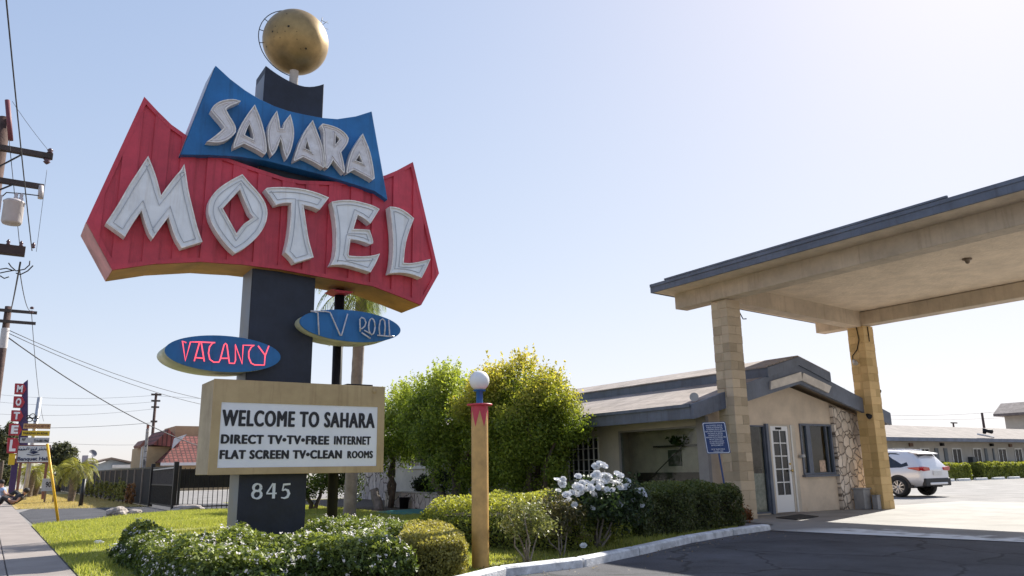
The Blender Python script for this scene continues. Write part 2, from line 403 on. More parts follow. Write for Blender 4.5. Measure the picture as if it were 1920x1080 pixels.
# driveway under the porch, with real cracks cut as thin dark seams in its material
def cracked_asphalt():
    M = material('driveway asphalt', (.056, .056, .066), .82, vary=.55, vscale=.7, detail=12.0, bump=.4, bscale=170).copy(); M.name = 'driveway asphalt cracked'
    nt = M.node_tree; b = nt.nodes['Principled BSDF']; tc = nt.nodes.new('ShaderNodeTexCoord')
    w = nt.nodes.new('ShaderNodeTexNoise'); w.inputs['Scale'].default_value = 1.6; w.inputs['Detail'].default_value = 6
    nt.links.new(tc.outputs['Object'], w.inputs['Vector'])
    ad = nt.nodes.new('ShaderNodeMixRGB'); ad.blend_type = 'ADD'; ad.inputs[0].default_value = .55
    nt.links.new(tc.outputs['Object'], ad.inputs[1]); nt.links.new(w.outputs['Color'], ad.inputs[2])
    v = nt.nodes.new('ShaderNodeTexVoronoi'); v.feature = 'DISTANCE_TO_EDGE'; v.inputs['Scale'].default_value = .42; nt.links.new(ad.outputs[0], v.inputs['Vector'])
    r = nt.nodes.new('ShaderNodeValToRGB'); r.color_ramp.elements[0].position = .004; r.color_ramp.elements[1].position = .012
    r.color_ramp.elements[0].color = (.25, .25, .25, 1)
    nt.links.new(v.outputs['Distance'], r.inputs[0])
    mx = nt.nodes.new('ShaderNodeMix'); mx.data_type = 'RGBA'; mx.blend_type = 'MULTIPLY'; mx.inputs[0].default_value = 1
    src = b.inputs['Base Color'].links[0].from_socket
    sp_ = nt.nodes.new('ShaderNodeTexNoise'); sp_.inputs['Scale'].default_value = 1.9; sp_.inputs['Detail'].default_value = 3; nt.links.new(tc.outputs['Object'], sp_.inputs['Vector'])
    r2 = nt.nodes.new('ShaderNodeMapRange'); r2.inputs[1].default_value = .60; r2.inputs[2].default_value = .70; r2.inputs[3].default_value = 1; r2.inputs[4].default_value = .62   # oil stains
    nt.links.new(sp_.outputs['Fac'], r2.inputs[0])
    gr = nt.nodes.new('ShaderNodeTexNoise'); gr.inputs['Scale'].default_value = 90; gr.inputs['Detail'].default_value = 3; nt.links.new(tc.outputs['Object'], gr.inputs['Vector'])
    r3 = nt.nodes.new('ShaderNodeMapRange'); r3.inputs[1].default_value = .35; r3.inputs[2].default_value = .68; r3.inputs[3].default_value = .72; r3.inputs[4].default_value = 1.5   # coarse grit
    nt.links.new(gr.outputs['Fac'], r3.inputs[0])
    for q in (r2, r3):
        m2 = nt.nodes.new('ShaderNodeMix'); m2.data_type = 'RGBA'; m2.blend_type = 'MULTIPLY'; m2.inputs[0].default_value = 1
        nt.links.new(src, m2.inputs[6]); nt.links.new(q.outputs[0], m2.inputs[7]); src = m2.outputs[2]
    nt.links.new(src, mx.inputs[6]); nt.links.new(r.outputs[0], mx.inputs[7]); nt.links.new(mx.outputs[2], b.inputs['Base Color'])
    return M
drive = cracked_asphalt()
E1, E2 = on_z(1450, 995), on_z(1920, 1017)
sheet('driveway', [(1.0, -30), (E2.x+2.6, -30), (E2.x+.1, 4), (E2.x, E2.y), (E1.x, E1.y), k[6], k[4], k[2], k[1], (3.9, 7.3), (1.0, 7.2)], -.004, drive)
# concrete slab in front of the office with a worn white painted edge
def slab_material():
    M = material('worn slab', (.30, .288, .27), .85, vary=.22, vscale=.8, bump=.25, bscale=60).copy(); M.name = 'worn painted slab'
    nt = M.node_tree; b = nt.nodes['Principled BSDF']; tc = nt.nodes.new('ShaderNodeTexCoord')
    sx = nt.nodes.new('ShaderNodeSeparateXYZ'); nt.links.new(tc.outputs['Object'], sx.inputs[0])
    n = nt.nodes.new('ShaderNodeTexNoise'); n.inputs['Scale'].default_value = 2.2; n.inputs['Detail'].default_value = 9; nt.links.new(tc.outputs['Object'], n.inputs['Vector'])
    a = nt.nodes.new('ShaderNodeMath'); a.operation = 'MULTIPLY_ADD'; a.inputs[1].default_value = -.9; a.inputs[2].default_value = 11.15   # paint near x 12.2..13.6
    nt.links.new(sx.outputs[0], a.inputs[0])
    s2 = nt.nodes.new('ShaderNodeMath'); s2.operation = 'ADD'; nt.links.new(a.outputs[0], s2.inputs[0])
    k5 = nt.nodes.new('ShaderNodeMath'); k5.operation = 'MULTIPLY'; k5.inputs[1].default_value = 2.4; nt.links.new(n.outputs['Fac'], k5.inputs[0]); nt.links.new(k5.outputs[0], s2.inputs[1])
    r = nt.nodes.new('ShaderNodeValToRGB'); r.color_ramp.elements[0].position = .55; r.color_ramp.elements[1].position = .9
    nt.links.new(s2.outputs[0], r.inputs[0])
    ym = nt.nodes.new('ShaderNodeMapRange'); ym.inputs[1].default_value = 9.4; ym.inputs[2].default_value = 8.4; nt.links.new(sx.outputs[1], ym.inputs[0])
    f = nt.nodes.new('ShaderNodeMath'); f.operation = 'MULTIPLY'; nt.links.new(r.outputs[0], f.inputs[0]); nt.links.new(ym.outputs[0], f.inputs[1])
    mx = nt.nodes.new('ShaderNodeMix'); mx.data_type = 'RGBA'
    src = b.inputs['Base Color'].links[0].from_socket
    nt.links.new(f.outputs[0], mx.inputs[0]); nt.links.new(src, mx.inputs[6]); mx.inputs[7].default_value = (.78, .78, .76, 1); nt.links.new(mx.outputs[2], b.inputs['Base Color'])
    return M
FAR_SLAB = on_z(1920, 958)
sheet('slab', [(E1.x, E1.y), (E2.x, E2.y), (E2.x+2.6, -30), (25, -30), (24.5, 12.6), (13.4, 12.6), (13.0, 10.4), k[6]], .004, slab_material())
# sidewalk of separate poured slabs
mb = MB()
yy = -6.0
while yy < 120:
    w = 1.52
    if not (7.4-20 < yy < -20):
        mb.box(-1.6, yy+.006, -.1, .33, yy+w-.006, .012); mb.box(.342, yy+.006, -.1, 1.0, yy+w-.006, .012)
    yy += w
structure('sidewalk', mb, walk_mat, bevel=.008)
sheet('road', [on_z(x, y)[:2] for x, y in [(65, 985), (425, 955), (520, 951), (500, 944), (290, 945), (210, 952), (60, 954), (36, 961)]], .002, asphalt)
LAWN = [(1.02, 7.3), (3.9, 7.35), k[1], k[2], k[3], k[4], k[5], (13.2, 11.3), (13.5, 12.5), (13.55, 34), (8.2, 34), (7.6, 27.3), (6.6, 27.2), (5.3, 27.2), (1.03, 22.6)]
sheet('lawn', LAWN, .006, turf)
sheet('bed', [(9.6, 18.0), (13.5, 16), (13.55, 33), (8.6, 33), (8.6, 26), (9.4, 22)], .012, soil)
sheet('planting_bed', [k[3], k[4], k[5], (13.2, 11.3), (13.4, 16.5), (9.5, 13.0), (6.9, 9.3)], .012, soil)
sheet('dry_lawn', [on_z(x, y)[:2] for x, y in [(60, 953), (150, 951), (246, 950)]]+[(5.2, 32.2), (5.2, 95), (1.02, 95), (1.02, 34.5)], .006, dry)
sheet('courtyard', [(5.3, 27.4), (60, 27.4), (60, 60), (5.3, 60)], -.002, lot_grey)

# painted kerb stones along the bed
kerb_mat = material('white painted kerb', (.68, .68, .69), .75, vary=.42, vscale=5, bump=.4, bscale=50)
kerb_labels = ['white kerb stone nearest the camera at the bottom edge, beside the globe lamp post', 'white kerb stone in front of the thin sparse shrub', 'white kerb stone in front of the white rose bush',
               'white kerb stone before the dark hedge right of the roses', 'white kerb stone second from the doorway end', 'white kerb stone with a rounded end nearest the brick column']
for i in range(6):
    a, b = KERB[i].copy(), KERB[i+1].copy(); d = (b-a).normalized(); a += d*.012; b -= d*.012
    nrm = Vector((-d.y, d.x, 0))
    prof = [(-.08, 0), (-.075, .085), (-.055, .105), (.045, .11), (.07, .09), (.08, 0)]
    mb = MB(); vs = []
    ts = [0, .02, .5, .98, 1] if i < 5 else [0, .02, .6, .9, .97, 1]
    for q, t in enumerate(ts):
        p = a.lerp(b, t); sc = 1 - (.05 if t in (0, 1) else 0) - (.35 if (i == 5 and t == 1) else 0) - (.12 if (i == 5 and t == .97) else 0)
        for u, z in prof: vs.append(p+nrm*(u*sc)+Vector((0, 0, z*sc-.005)))
    n = len(prof)
    fs = [(r*n+j, r*n+j+1, (r+1)*n+j+1, (r+1)*n+j) for r in range(len(ts)-1) for j in range(n-1)]+[tuple(range(n))[::-1], tuple(range((len(ts)-1)*n, len(ts)*n))]
    mb.add(vs, fs)
    tag(mb.build('kerb_stone', kerb_mat), kerb_labels[i], 'kerb', 'white kerb stones along the planting bed')

# grass blades
def grass_patch(name, poly, n, seed, h, mat, keep=None):
    rng = np.random.default_rng(seed); P = np.array(poly); lo, hi = P.min(0), P.max(0)
    q = rng.uniform(lo, hi, (n*3, 2)); ins = np.zeros(len(q), bool); j = len(P)-1
    for i in range(len(P)):
        c = ((P[i, 1] > q[:, 1]) != (P[j, 1] > q[:, 1])) & (q[:, 0] < (P[j, 0]-P[i, 0])*(q[:, 1]-P[i, 1])/(P[j, 1]-P[i, 1]+1e-12)+P[i, 0]); ins ^= c; j = i
    q = q[ins]
    if keep is not None: q = q[keep(q)]
    q = q[:n]; n = len(q)
    hh = h*rng.uniform(.5, 1.4, n); hh *= 1+.5*smooth_noise(np.c_[q, np.zeros(n)], seed, 2.2)
    t = rng.uniform(0, 6.283, n); w = .006+.004*rng.uniform(0, 1, n); lean = rng.normal(0, .35, (n, 2))*hh[:, None]
    a = np.c_[q[:, 0]-np.cos(t)*w, q[:, 1]-np.sin(t)*w, np.full(n, .005)]; b = np.c_[q[:, 0]+np.cos(t)*w, q[:, 1]+np.sin(t)*w, np.full(n, .005)]
    c = np.c_[q+lean, .005+hh]
    v = np.stack([a, b, c], 1).reshape(-1, 3)
    me = bpy.data.meshes.new(name); me.vertices.add(3*n); me.vertices.foreach_set('co', v.astype(np.float32).ravel())
    me.loops.add(3*n); me.loops.foreach_set('vertex_index', np.arange(3*n, dtype=np.int32))
    me.polygons.add(n); me.polygons.foreach_set('loop_start', np.arange(0, 3*n, 3, dtype=np.int32)); me.update(calc_edges=True)
    me.materials.append(mat); o = bpy.data.objects.new(name, me); COL.objects.link(o); o['kind'] = 'stuff'
    return o
blade = leaf_material('grass blade', (.19, .235, .05), (.46, .45, .15), .45, rough=.6)
dry_blade = leaf_material('dry grass blade', (.42, .33, .16), (.58, .48, .27), .3, rough=.7)
o = grass_patch('grass', LAWN, 210000, 3, .05, blade, lambda q: (q[:, 1] > 7.3) & ((q[:, 0] < 9.5) | (q[:, 1] < 11)) & (q[:, 1] < 28))
tag(o, 'green grass blades of the mown lawn around the sign', 'grass')
o = grass_patch('grass', [(1.1, 34.5), (3, 33), (5.1, 32.5), (5.1, 60), (1.1, 60)], 60000, 4, .05, dry_blade)
tag(o, 'dry tan grass of the lawn beyond the side driveway', 'grass')

# ------------------------------------------------------------------ the motel sign
YF = 13.45
red_paint = material('red sign paint', (.58, .05, .08), .5, vary=.22, vscale=1.8, bump=.12, bscale=12, streak=.8)
blue_paint = material('blue sign paint', (.012, .14, .37), .48, vary=.25, vscale=1.5, bump=.08, bscale=9, streak=.7)
navy_paint = material('navy pillar paint', (.014, .018, .034), .55, vary=.45, vscale=1.6, bump=.2, bscale=14, streak=.6, streak_c=(1.5, 1.45, 1.4))
side_metal = material('weathered side metal', (.45, .46, .45), .5, vary=.3, vscale=2.5, bump=.1)
under_bounce = material('ochre ground bounce', (.48, .24, .07), .6, vary=.3, vscale=2)  # orange ground reflection on the underside, put into the colour
red_side_lit = material('red side with pale reflection', (.55, .25, .24), .6, vary=.35, vscale=2.2)  # pinkish reflection on the left side, put into the red
letter_white = material('letter enamel', (.84, .85, .86), .45, vary=.10, vscale=3, streak=.5, streak_c=(.72, .64, .56))
letter_rim = material('letter rim', (.84, .80, .76), .55, vary=.25, vscale=8)
letter_grey = material('old letter enamel', (.80, .78, .80), .45, vscale=7, color2=(.58, .55, .54))
tube_grey = material('unlit tube glass', (.46, .48, .52), .3)
tube_pale = material('pale tube glass', (.80, .76, .78), .25)
rust = material('rust spots', (.10, .05, .03), .8)
sign = thing('motel_sign', 'roadside motel sign with gold ball, swooping red and blue letter panels and white message board', 'sign', (4.15, 13.9, 0))

# pillar: base and upper shaft, concave top
pil_x0, pil_x1 = 3.53, 4.68
arc = [(pil_x0+(pil_x1-pil_x0)*t, 8.44+(.225*((.62-t)/.62)**1.8 if t < .62 else .165*((t-.62)/.38)**1.8)) for t in [i/12 for i in range(13)]]
pil = MB().prism([(pil_x0, -.1), (pil_x1, -.1)]+[(x, z) for x, z in arc[::-1]], 13.6, 14.24).build('pillar', navy_paint, sign, bevel=.012)
pillar_side = MB().box(pil_x0-.006, 13.62, .0, pil_x0-.003, 14.22, 8.5).build('lit_side_skin', material('bluish lit pillar side', (.16, .20, .27), .5, vary=.25, vscale=1.5, color2=(.20, .19, .18)), pil)  # thin paler skin: bluish light on the pillar's side painted in
# house number
digit = material('number paint', (.78, .80, .84), .4)
def stroke(mb, pts, ws, Y, d=.02):
    """flat band of varying width in the sign's plane"""
    n = len(pts); L = []; Rr = []
    for i, (x, z) in enumerate(pts):
        a = pts[max(0, i-1)]; b = pts[min(n-1, i+1)]; dx, dz = b[0]-a[0], b[1]-a[1]; l = math.hypot(dx, dz) or 1
        nx, nz = -dz/l, dx/l; w = ws[i]/2; L.append((x+nx*w, z+nz*w)); Rr.append((x-nx*w, z-nz*w))
    vs = [(x, Y-d, z) for x, z in L+Rr]+[(x, Y, z) for x, z in L+Rr]; fs = []
    for i in range(n-1):
        fs += [(i, i+1, n+i+1, n+i), (2*n+i, 2*n+n+i, 2*n+n+i+1, 2*n+i+1), (i, 2*n+i, 2*n+i+1, i+1), (n+i, n+i+1, 3*n+i+1, 3*n+i)]
    fs += [(0, n, 3*n, 2*n), (n-1, 3*n-1, 4*n-1, 2*n-1)]
    mb.add(vs, fs)
def digit_box(px0, px1, py0, py1):
    a, b = on_y(px0, py1, 13.6), on_y(px1, py0, 13.6); return a.x, a.z, b.x-a.x, b.z-a.z
for ch, (q0, q1) in {'8': (471, 492), '4': (498.5, 519), '5': (525.5, 545)}.items():
    x, z, w, h = digit_box(q0, q1, 906, 935); P = lambda u, v: (x+u*w, z+v*h); mb = MB(); t = w*.26
    if ch == '8':
        N = 24
        for cz, rx, rz in ((.72, .36, .24), (.26, .42, .26)):
            pts = [P(.5+rx*math.cos(6.283*i/N), cz+rz*math.sin(6.283*i/N)) for i in range(N+1)]
            stroke(mb, pts, [t*(.45+.6*abs(math.cos(6.283*i/N+.3))) for i in range(N+1)], 13.6 if cz > .5 else 13.5985)
    elif ch == '4':
        stroke(mb, [P(.62, 1), P(.02, .34)], [t*.5, t*.5], 13.6); stroke(mb, [P(0, .33), P(1, .33)], [t*.55]*2, 13.598); stroke(mb, [P(.72, 0), P(.72, 1)], [t*1.05]*2, 13.601)
    else:
        stroke(mb, [P(.22, .92), P(.95, .95)], [t*.8, t*.7], 13.6); stroke(mb, [P(.26, .95), P(.16, .52)], [t*.5]*2, 13.599)
        pts = [P(.16+.0, .52), P(.45, .60), P(.72, .52), P(.84, .32), P(.70, .10), P(.4, .03), P(.05, .07)]
        stroke(mb, pts, [t*.4, t*.7, t, t*1.1, t, t*.7, t*.4], 13.601)
    mb.build('number', digit, pil)

def panel(name, px, Yf, depth, face_mat, parent, bottoms=None):
    o = MB().prism(xz(px, Yf), Yf, Yf+depth).build(name, face_mat, parent, bevel=.01)
    return o
# red panel: outline is x-monotone, so an upper and a lower chain
red_low = xz([(211, 506), (288, 495), (377, 490.7), (420, 493.8), (451, 495.6), (525, 505), (582.5, 515.6), (640, 526), (699, 536.5), (752.6, 557), (789.6, 572)], YF)
red_up = xz([(162, 415.6), (270.4, 181.5), (296, 209), (321.5, 234), (351, 255), (417, 293), (467, 311), (494.8, 320.2), (533.7, 333), (565, 338.7), (628, 340.6), (669.6, 341), (722, 329), (743.7, 320), (774, 303.7), (823, 512.6)], YF)
RED = red_low + red_up[::-1]
red = MB().prism(RED, YF+.035, YF+.9).build('red_panel', red_paint, sign)
def chain(ch, x):
    for (xa, za), (xb, zb) in zip(ch, ch[1:]):
        if xa <= x <= xb: return za+(zb-za)*(x-xa)/(xb-xa+1e-9)
low_chain = [red_up[0]]+red_low+[red_up[-1]]
def inset(poly, d):
    n = len(poly); A = sum(poly[i][0]*poly[(i+1) % n][1]-poly[(i+1) % n][0]*poly[i][1] for i in range(n)); sg = 1 if A > 0 else -1; out = []
    for i in range(n):
        p0, p1, p2 = poly[i-1], poly[i], poly[(i+1) % n]
        e1 = Vector((p1[0]-p0[0], p1[1]-p0[1])).normalized(); e2 = Vector((p2[0]-p1[0], p2[1]-p1[1])).normalized()
        n1 = Vector((-e1.y, e1.x))*sg; n2 = Vector((-e2.y, e2.x))*sg; b = n1+n2
        k = d/max(.35, (1+n1.dot(n2))/1.0)*1.0
        q = b*k; 
        if q.length > 3*abs(d): q = q.normalized()*3*abs(d)
        out.append((p1[0]+q.x, p1[1]+q.y))
    return out
ring_in = inset(RED, .07)
MB().prism(RED, YF-.006, YF+.034, holes=[ring_in]).build('frame', red_paint, red)
mb = MB(); x = .86+.41-.443+.0
xs = [1.27+.443*i for i in range(-1, 14)]
for x1 in xs:                                                     # each raised board, right of each dark seam
    a, b = max(x1, .93), min(x1+.245, 7.12)
    if b-a < .03: continue
    brk = sorted({a, b}|{p[0] for p in low_chain+red_up if a < p[0] < b})
    lo = [(x, chain(low_chain, x)+.05) for x in brk]; hi = [(x, chain(red_up, x)-.05) for x in brk[::-1]]
    mb.prism(lo+hi, YF, YF+.034)
mb.build('boards', red_paint, red)
# its side and underside skins
def skin(name, chain_pts, Yf, depth, mat, parent, off=.004):
    mb = MB(); n = len(chain_pts)
    mb.add([(x, Yf, z-off) for x, z in chain_pts]+[(x, Yf+depth, z-off) for x, z in chain_pts], [(i, i+1, n+i+1, n+i) for i in range(n-1)])
    return mb.build(name, mat, parent, recalc=False)
skin('underside', red_low, YF+.03, .86, under_bounce, red)
mb = MB(); a, b = red_up[0], red_low[0]
mb.add([(a[0]-.005, YF+.03, a[1]), (a[0]-.005, YF+.89, a[1]), (b[0]-.005, YF+.89, b[1]), (b[0]-.005, YF+.03, b[1])], [(0, 1, 2, 3)]); mb.build('side_skin', red_side_lit, red, recalc=False)

def channel_letter(name, px, Yback, depth, parent, holes=(), face=letter_white, rim=letter_rim, tube=tube_grey, rim_w=.022, tube_in=.085, tube_r=.0065, lipped=.03):
    poly = xz(px, Yback-depth); hs = [xz(h, Yback-depth) for h in holes]
    hout = [inset(h, -rim_w) for h in hs]
    L = MB().prism(poly, Yback-depth+lipped, Yback-.002, holes=hs).build(name, face, parent)
    rb = MB().prism(poly, Yback-depth, Yback-depth+lipped+.012, holes=[inset(poly, rim_w)])
    for h, ho in zip(hs, hout): rb.prism(ho, Yback-depth, Yback-depth+lipped+.012, holes=[h])
    # no deeper level than sub-part: rim and tube hang beside the letter under the panel
    rb.build('letter_rim', rim, parent)
    tb = MB(); yt = Yback-depth+.02
    tb.tube([(x, yt, z) for x, z in inset(poly, tube_in)], tube_r, 6, closed=True)
    for h in hs: tb.tube([(x, yt, z) for x, z in inset(h, -tube_in*.75)], tube_r, 6, closed=True)
    tb.build('neon_tube', tube, parent)
    return L
def curve_smooth(pts, it=1, keep=50):
    """round the soft corners of a closed outline, leave the sharp ones"""
    for _ in range(it):
        n = len(pts); out = []
        for i in range(n):
            a, b, c = (Vector(pts[i-1]), Vector(pts[i]), Vector(pts[(i+1) % n]))
            ang = math.degrees((b-a).angle(c-b)) if (b-a).length and (c-b).length else 0
            if ang > keep: out.append(tuple(b))
            else: out += [tuple(b.lerp(a, .25)), tuple(b.lerp(c, .25))]
        pts = out
    return pts
Mx = zoomed([(45,745),(110,650),(190,520),(280,360),(370,225),(430,130),(475,65),(520,175),(555,270),(585,380),(605,465),(660,385),(750,270),(800,215),(840,148),(862,270),(885,430),(930,610),(965,760),(1000,870),(1025,935),(815,1000),(745,890),(680,685),(600,790),(522,905),(485,855),(450,765),(408,620),(330,730),(240,885)], 190, 280, 5.4)
Ox = zoomed([(403,88),(470,170),(570,275),(630,365),(655,440),(658,500),(640,590),(590,680),(520,760),(430,835),(330,890),(265,835),(190,745),(110,625),(65,520),(55,430),(75,340),(130,260),(210,195),(310,135)], 380, 310, 5.4)
Oh = zoomed([(378,245),(430,370),(475,480),(515,525),(420,590),(345,690),(280,570),(205,435),(290,340)], 380, 310, 5.4)
Tx = zoomed([(632,242),(660,222),(830,218),(1000,232),(1150,270),(1280,325),(1185,450),(1110,420),(1022,402),(1045,560),(1075,760),(1125,930),(1010,965),(932,990),(890,930),(835,880),(870,730),(890,570),(898,380),(830,378),(742,400),(690,320)], 380, 310, 5.4)
Ex = zoomed([(132,108),(230,90),(360,88),(480,115),(600,150),(672,190),(620,275),(568,355),(490,290),(425,258),(378,415),(470,418),(560,425),(600,545),(598,578),(560,588),(460,548),(345,530),(322,700),(330,715),(440,725),(580,718),(675,692),(635,790),(570,902),(450,865),(330,830),(230,815),(122,822),(165,740),(182,600),(182,420),(165,270)], 600, 360, 6)
Lx = zoomed([(785,162),(870,170),(960,210),(1060,295),(1000,450),(960,600),(942,795),(1020,802),(1140,780),(1245,752),(1195,870),(1145,965),(1040,925),(920,905),(785,915),(815,780),(825,600),(815,420)], 600, 360, 6)
for px, h in ((Mx, ()), (Ox, (Oh,)), (Tx, ()), (Ex, ()), (Lx, ())):
    channel_letter('letter', curve_smooth(px, 1, 35), YF-.008, .2, red, holes=h)

# blue panel
YB = 13.32
BLUE = [(338.3, 290), (393, 290.6), (446.7, 293.3), (496.7, 300.7), (540, 311.3), (610, 329), (669.6, 347.4), (703, 358.5), (727, 375), (697.4, 208.5), (667.8, 217.8), (632.6, 223), (603, 220.6), (567.8, 214), (540, 207.6), (515, 198.9), (485.6, 185), (459.6, 169), (431.9, 148), (404.4, 122.6)]
blue = panel('blue_panel', BLUE, YB, .78, blue_paint, sign)
bz = xz(BLUE, YB)
mb = MB(); a, b = bz[-1], bz[0]
mb.add([(a[0]-.006, YB+.01, a[1]), (a[0]-.006, YB+.77, a[1]), (b[0]-.006, YB+.77, b[1]), (b[0]-.006, YB+.01, b[1])], [(0, 1, 2, 3)]); mb.build('side_skin', material('pale blue side', (.36, .43, .50), .5, vary=.2), blue, recalc=False)
o4 = (380, 170, 7.717); o5 = (540, 210, 7.717)
SX = zoomed([(60,735),(130,690),(220,620),(320,530),(270,460),(190,370),(120,285),(150,220),(230,160),(340,125),(460,120),(555,148),(470,190),(380,225),(340,265),(380,350),(440,440),(485,530),(480,600),(430,660),(350,715),(260,745),(160,748)], *o4)
A1 = zoomed([(755,198),(800,300),(850,430),(890,570),(920,720),(930,880),(900,925),(760,840),(600,765),(450,832),(445,780),(480,680),(540,520),(640,350)], *o4); A1h = zoomed([(680,480),(710,560),(740,665),(735,705),(610,640),(640,560)], *o4)
HX = zoomed([(1075,288),(1105,400),(1125,545),(1165,545),(1190,440),(1270,340),(1305,460),(1325,580),(1320,700),(1280,870),(1218,990),(1180,900),(1150,760),(1130,690),(1100,780),(1060,880),(1005,940),(960,830),(940,680),(945,540),(990,420)], *o4)
A2 = zoomed([(360,115),(400,220),(440,330),(490,450),(520,590),(535,790),(515,808),(370,720),(220,650),(90,712),(88,670),(130,540),(180,400),(260,250)], *o5); A2h = zoomed([(278,410),(325,560),(250,525)], *o5)
RX = zoomed([(480,185),(505,165),(620,190),(740,235),(840,310),(880,380),(870,440),(820,520),(770,580),(800,690),(825,830),(815,885),(740,800),(655,690),(620,760),(575,815),(545,800),(540,700),(520,540),(515,400),(520,270)], *o5); Rh = zoomed([(690,330),(750,390),(688,475)], *o5)
A3 = zoomed([(1085,310),(1130,420),(1180,540),(1215,680),(1240,820),(1255,960),(1225,985),(1100,910),(955,835),(850,890),(850,840),(880,700),(930,550),(1010,420)], *o5); A3h = zoomed([(1035,620),(1080,735),(985,700)], *o5)
for px, h in ((SX, ()), (A1, (A1h,)), (HX, ()), (A2, (A2h,)), (RX, (Rh,)), (A3, (A3h,))):
    channel_letter('letter', curve_smooth(px, 1, 35), YB, .17, blue, holes=h, face=letter_grey, rim=letter_rim, tube=tube_pale, rim_w=.016, tube_in=.05, tube_r=.0095)

# two oval panels with bent tubes
def oval(name, px, Yf, depth, parent, side):
    l, r, t, b = [on_y(x, y, Yf) for x, y in px]; c = (l+r)/2; rx = (r.x-l.x)/2; rz = (t.z-b.z)/2; cz = (t.z+b.z)/2; N = 56
    pts = [(c.x+rx*math.cos(6.2832*i/N), cz+rz*math.sin(6.2832*i/N)) for i in range(N)]
    o = MB().prism(pts, Yf, Yf+.03, smooth_side=False).build(name, blue_paint, parent)
    MB().prism([(c.x+(x-c.x)*.995, cz+(z-cz)*.985) for x, z in pts], Yf+.03, Yf+depth, smooth_side=True).build('oval_rim', side, o)
    return o
green_under = material('aged cream side', (.46, .47, .33), .5, vary=.3, vscale=2.5)
vac = oval('vacancy_panel', [(308.9, 655.6), (526.3, 666), (389, 627), (439.7, 698.3)], 13.4, .76, sign, green_under)
pool = oval('pool_panel', [(562, 602.8), (751.2, 614.8), (628.7, 578.7), (690, 643)], 13.3, .66, sign, green_under)
def neon(px_lists, tr, Yf, off, r, mat, parent):
    mb = MB()
    for px in px_lists:
        mb.tube([(x, Yf-off, z) for x, z in xz(zoomed(px, *tr), Yf-off)], r, 6)
    return mb.build('neon_lettering', mat, parent)
neon_red = material('red neon glass', (.85, .10, .14), .25)
b = neon_red.node_tree.nodes['Principled BSDF']; b.inputs['Emission Color'].default_value = (1, .10, .14, 1); b.inputs['Emission Strength'].default_value = .55
neon([[(455,250),(400,225),(442,510),(515,240),(640,240)], [(570,515),(645,250)], [(670,245),(715,520)], [(590,465),(705,475)], [(640,240),(870,250),(830,260),(790,310),(775,400),(795,490),(850,530),(925,530),(945,490),(1000,280),(1020,260),(1040,280),(1070,500),(1075,545),(1150,548),(1165,500),(1160,275),(1260,555),(1275,285),(1435,290),(1390,315),(1355,380),(1355,460),(1390,545),(1440,570),(1580,572),(1590,440),(1645,295)], [(955,475),(1055,475)], [(1490,295),(1590,430)]],
     (290, 610, 7.68), 13.4, .04, .011, neon_red, vac)
ell = [(1345+55*math.cos(t/12*6.283), 385+140*math.sin(t/12*6.283)) for t in range(13)]
pool_tube = material('milky tube glass', (.66, .63, .66), .3, vary=.3, vscale=20)
neon([[(300,120),(560,128),(630,145),(805,540),(825,540),(930,170)], [(300,120),(420,150),(440,530)], [(1145,470),(1140,260),(1170,230),(1215,250),(1245,320),(1225,380),(1180,420),(1150,430)], [(1170,490),(1320,590)], [(1215,450),(1340,520)], ell, [(1480,525),(1470,400),(1490,280),(1530,255),(1565,290),(1575,400),(1560,540)], [(1635,270),(1650,540),(1730,555)], [(1440,535),(1690,560)]],
     (550, 570, 9.143), 13.3, .05, .0135, pool_tube, pool)

# message board
bx0, bx1, bz0, bz1 = 2.97, 6.03, 1.125, 2.675; BY = 13.4
board_ply = material('painted plywood', (.54, .40, .22), .75, color2=(.42, .30, .16), vscale=1.6, bump=.2, bscale=18, streak=.6)
board_old = material('weathered plywood', (.50, .42, .29), .85, color2=(.36, .29, .20), vscale=2.4, bump=.3, bscale=22)
px0, px1, pz0, pz1 = 3.11, 5.90, 1.235, 2.30
board = MB().box(bx0, BY+.03, bz0, bx1, BY+.93, bz1).build('message_board', board_old, sign, bevel=.01)
fr = MB().prism([(bx0-.003, bz0-.003), (bx1+.003, bz0-.003), (bx1+.003, bz1+.003), (bx0-.003, bz1+.003)], BY, BY+.028, holes=[[(px0, pz0), (px1, pz0), (px1, pz1), (px0, pz1)]]).build('board_frame', board_ply, board, bevel=.004)
white_panel = MB().box(px0-.01, BY+.016, pz0-.01, px1+.01, BY+.026, pz1+.01).build('letter_panel', material('white sign acrylic', (.82, .82, .86), .35, vary=.05, vscale=2), board)
black_ink = material('black letter film', (.012, .011, .016), .45)
mb = MB()
def board_line(txt, x0, y0, x1, y1, heavy, Y=BY+.012):
    """text whose box has its upper left at pixel x0, y0 and lower right at x1, y1"""
    a, b_ = on_y(x0, y1[0], Y), on_y(x1, y1[1], Y); c = on_y(x0, y0, Y)
    w, h = b_.x-a.x, c.z-a.z
    text_into(mb, txt, lambda u, v, q: (a.x+u, Y-q, a.z+(b_.z-a.z)*u/w+v), w, h, .004, 0., extr=.003, heavy=heavy, spacing=1.16)
board_line('WELCOME TO SAHARA', 415, 767.5, 702.5, (799, 803), .0145)
board_line('DIRECT TV\u2022TV\u2022FREE', 413.5, 814, 617, (832, 834), .0125)
board_line('INTERNET', 626, 817.5, 695, (833.5, 834), .009)
board_line('FLAT SCREEN TV\u2022CLEAN', 411, 843.5, 641, (861, 860), .0125)
board_line('ROOMS', 651, 845.5, 699, (859.5, 859), .009)
mb.build('lettering', black_ink, board)
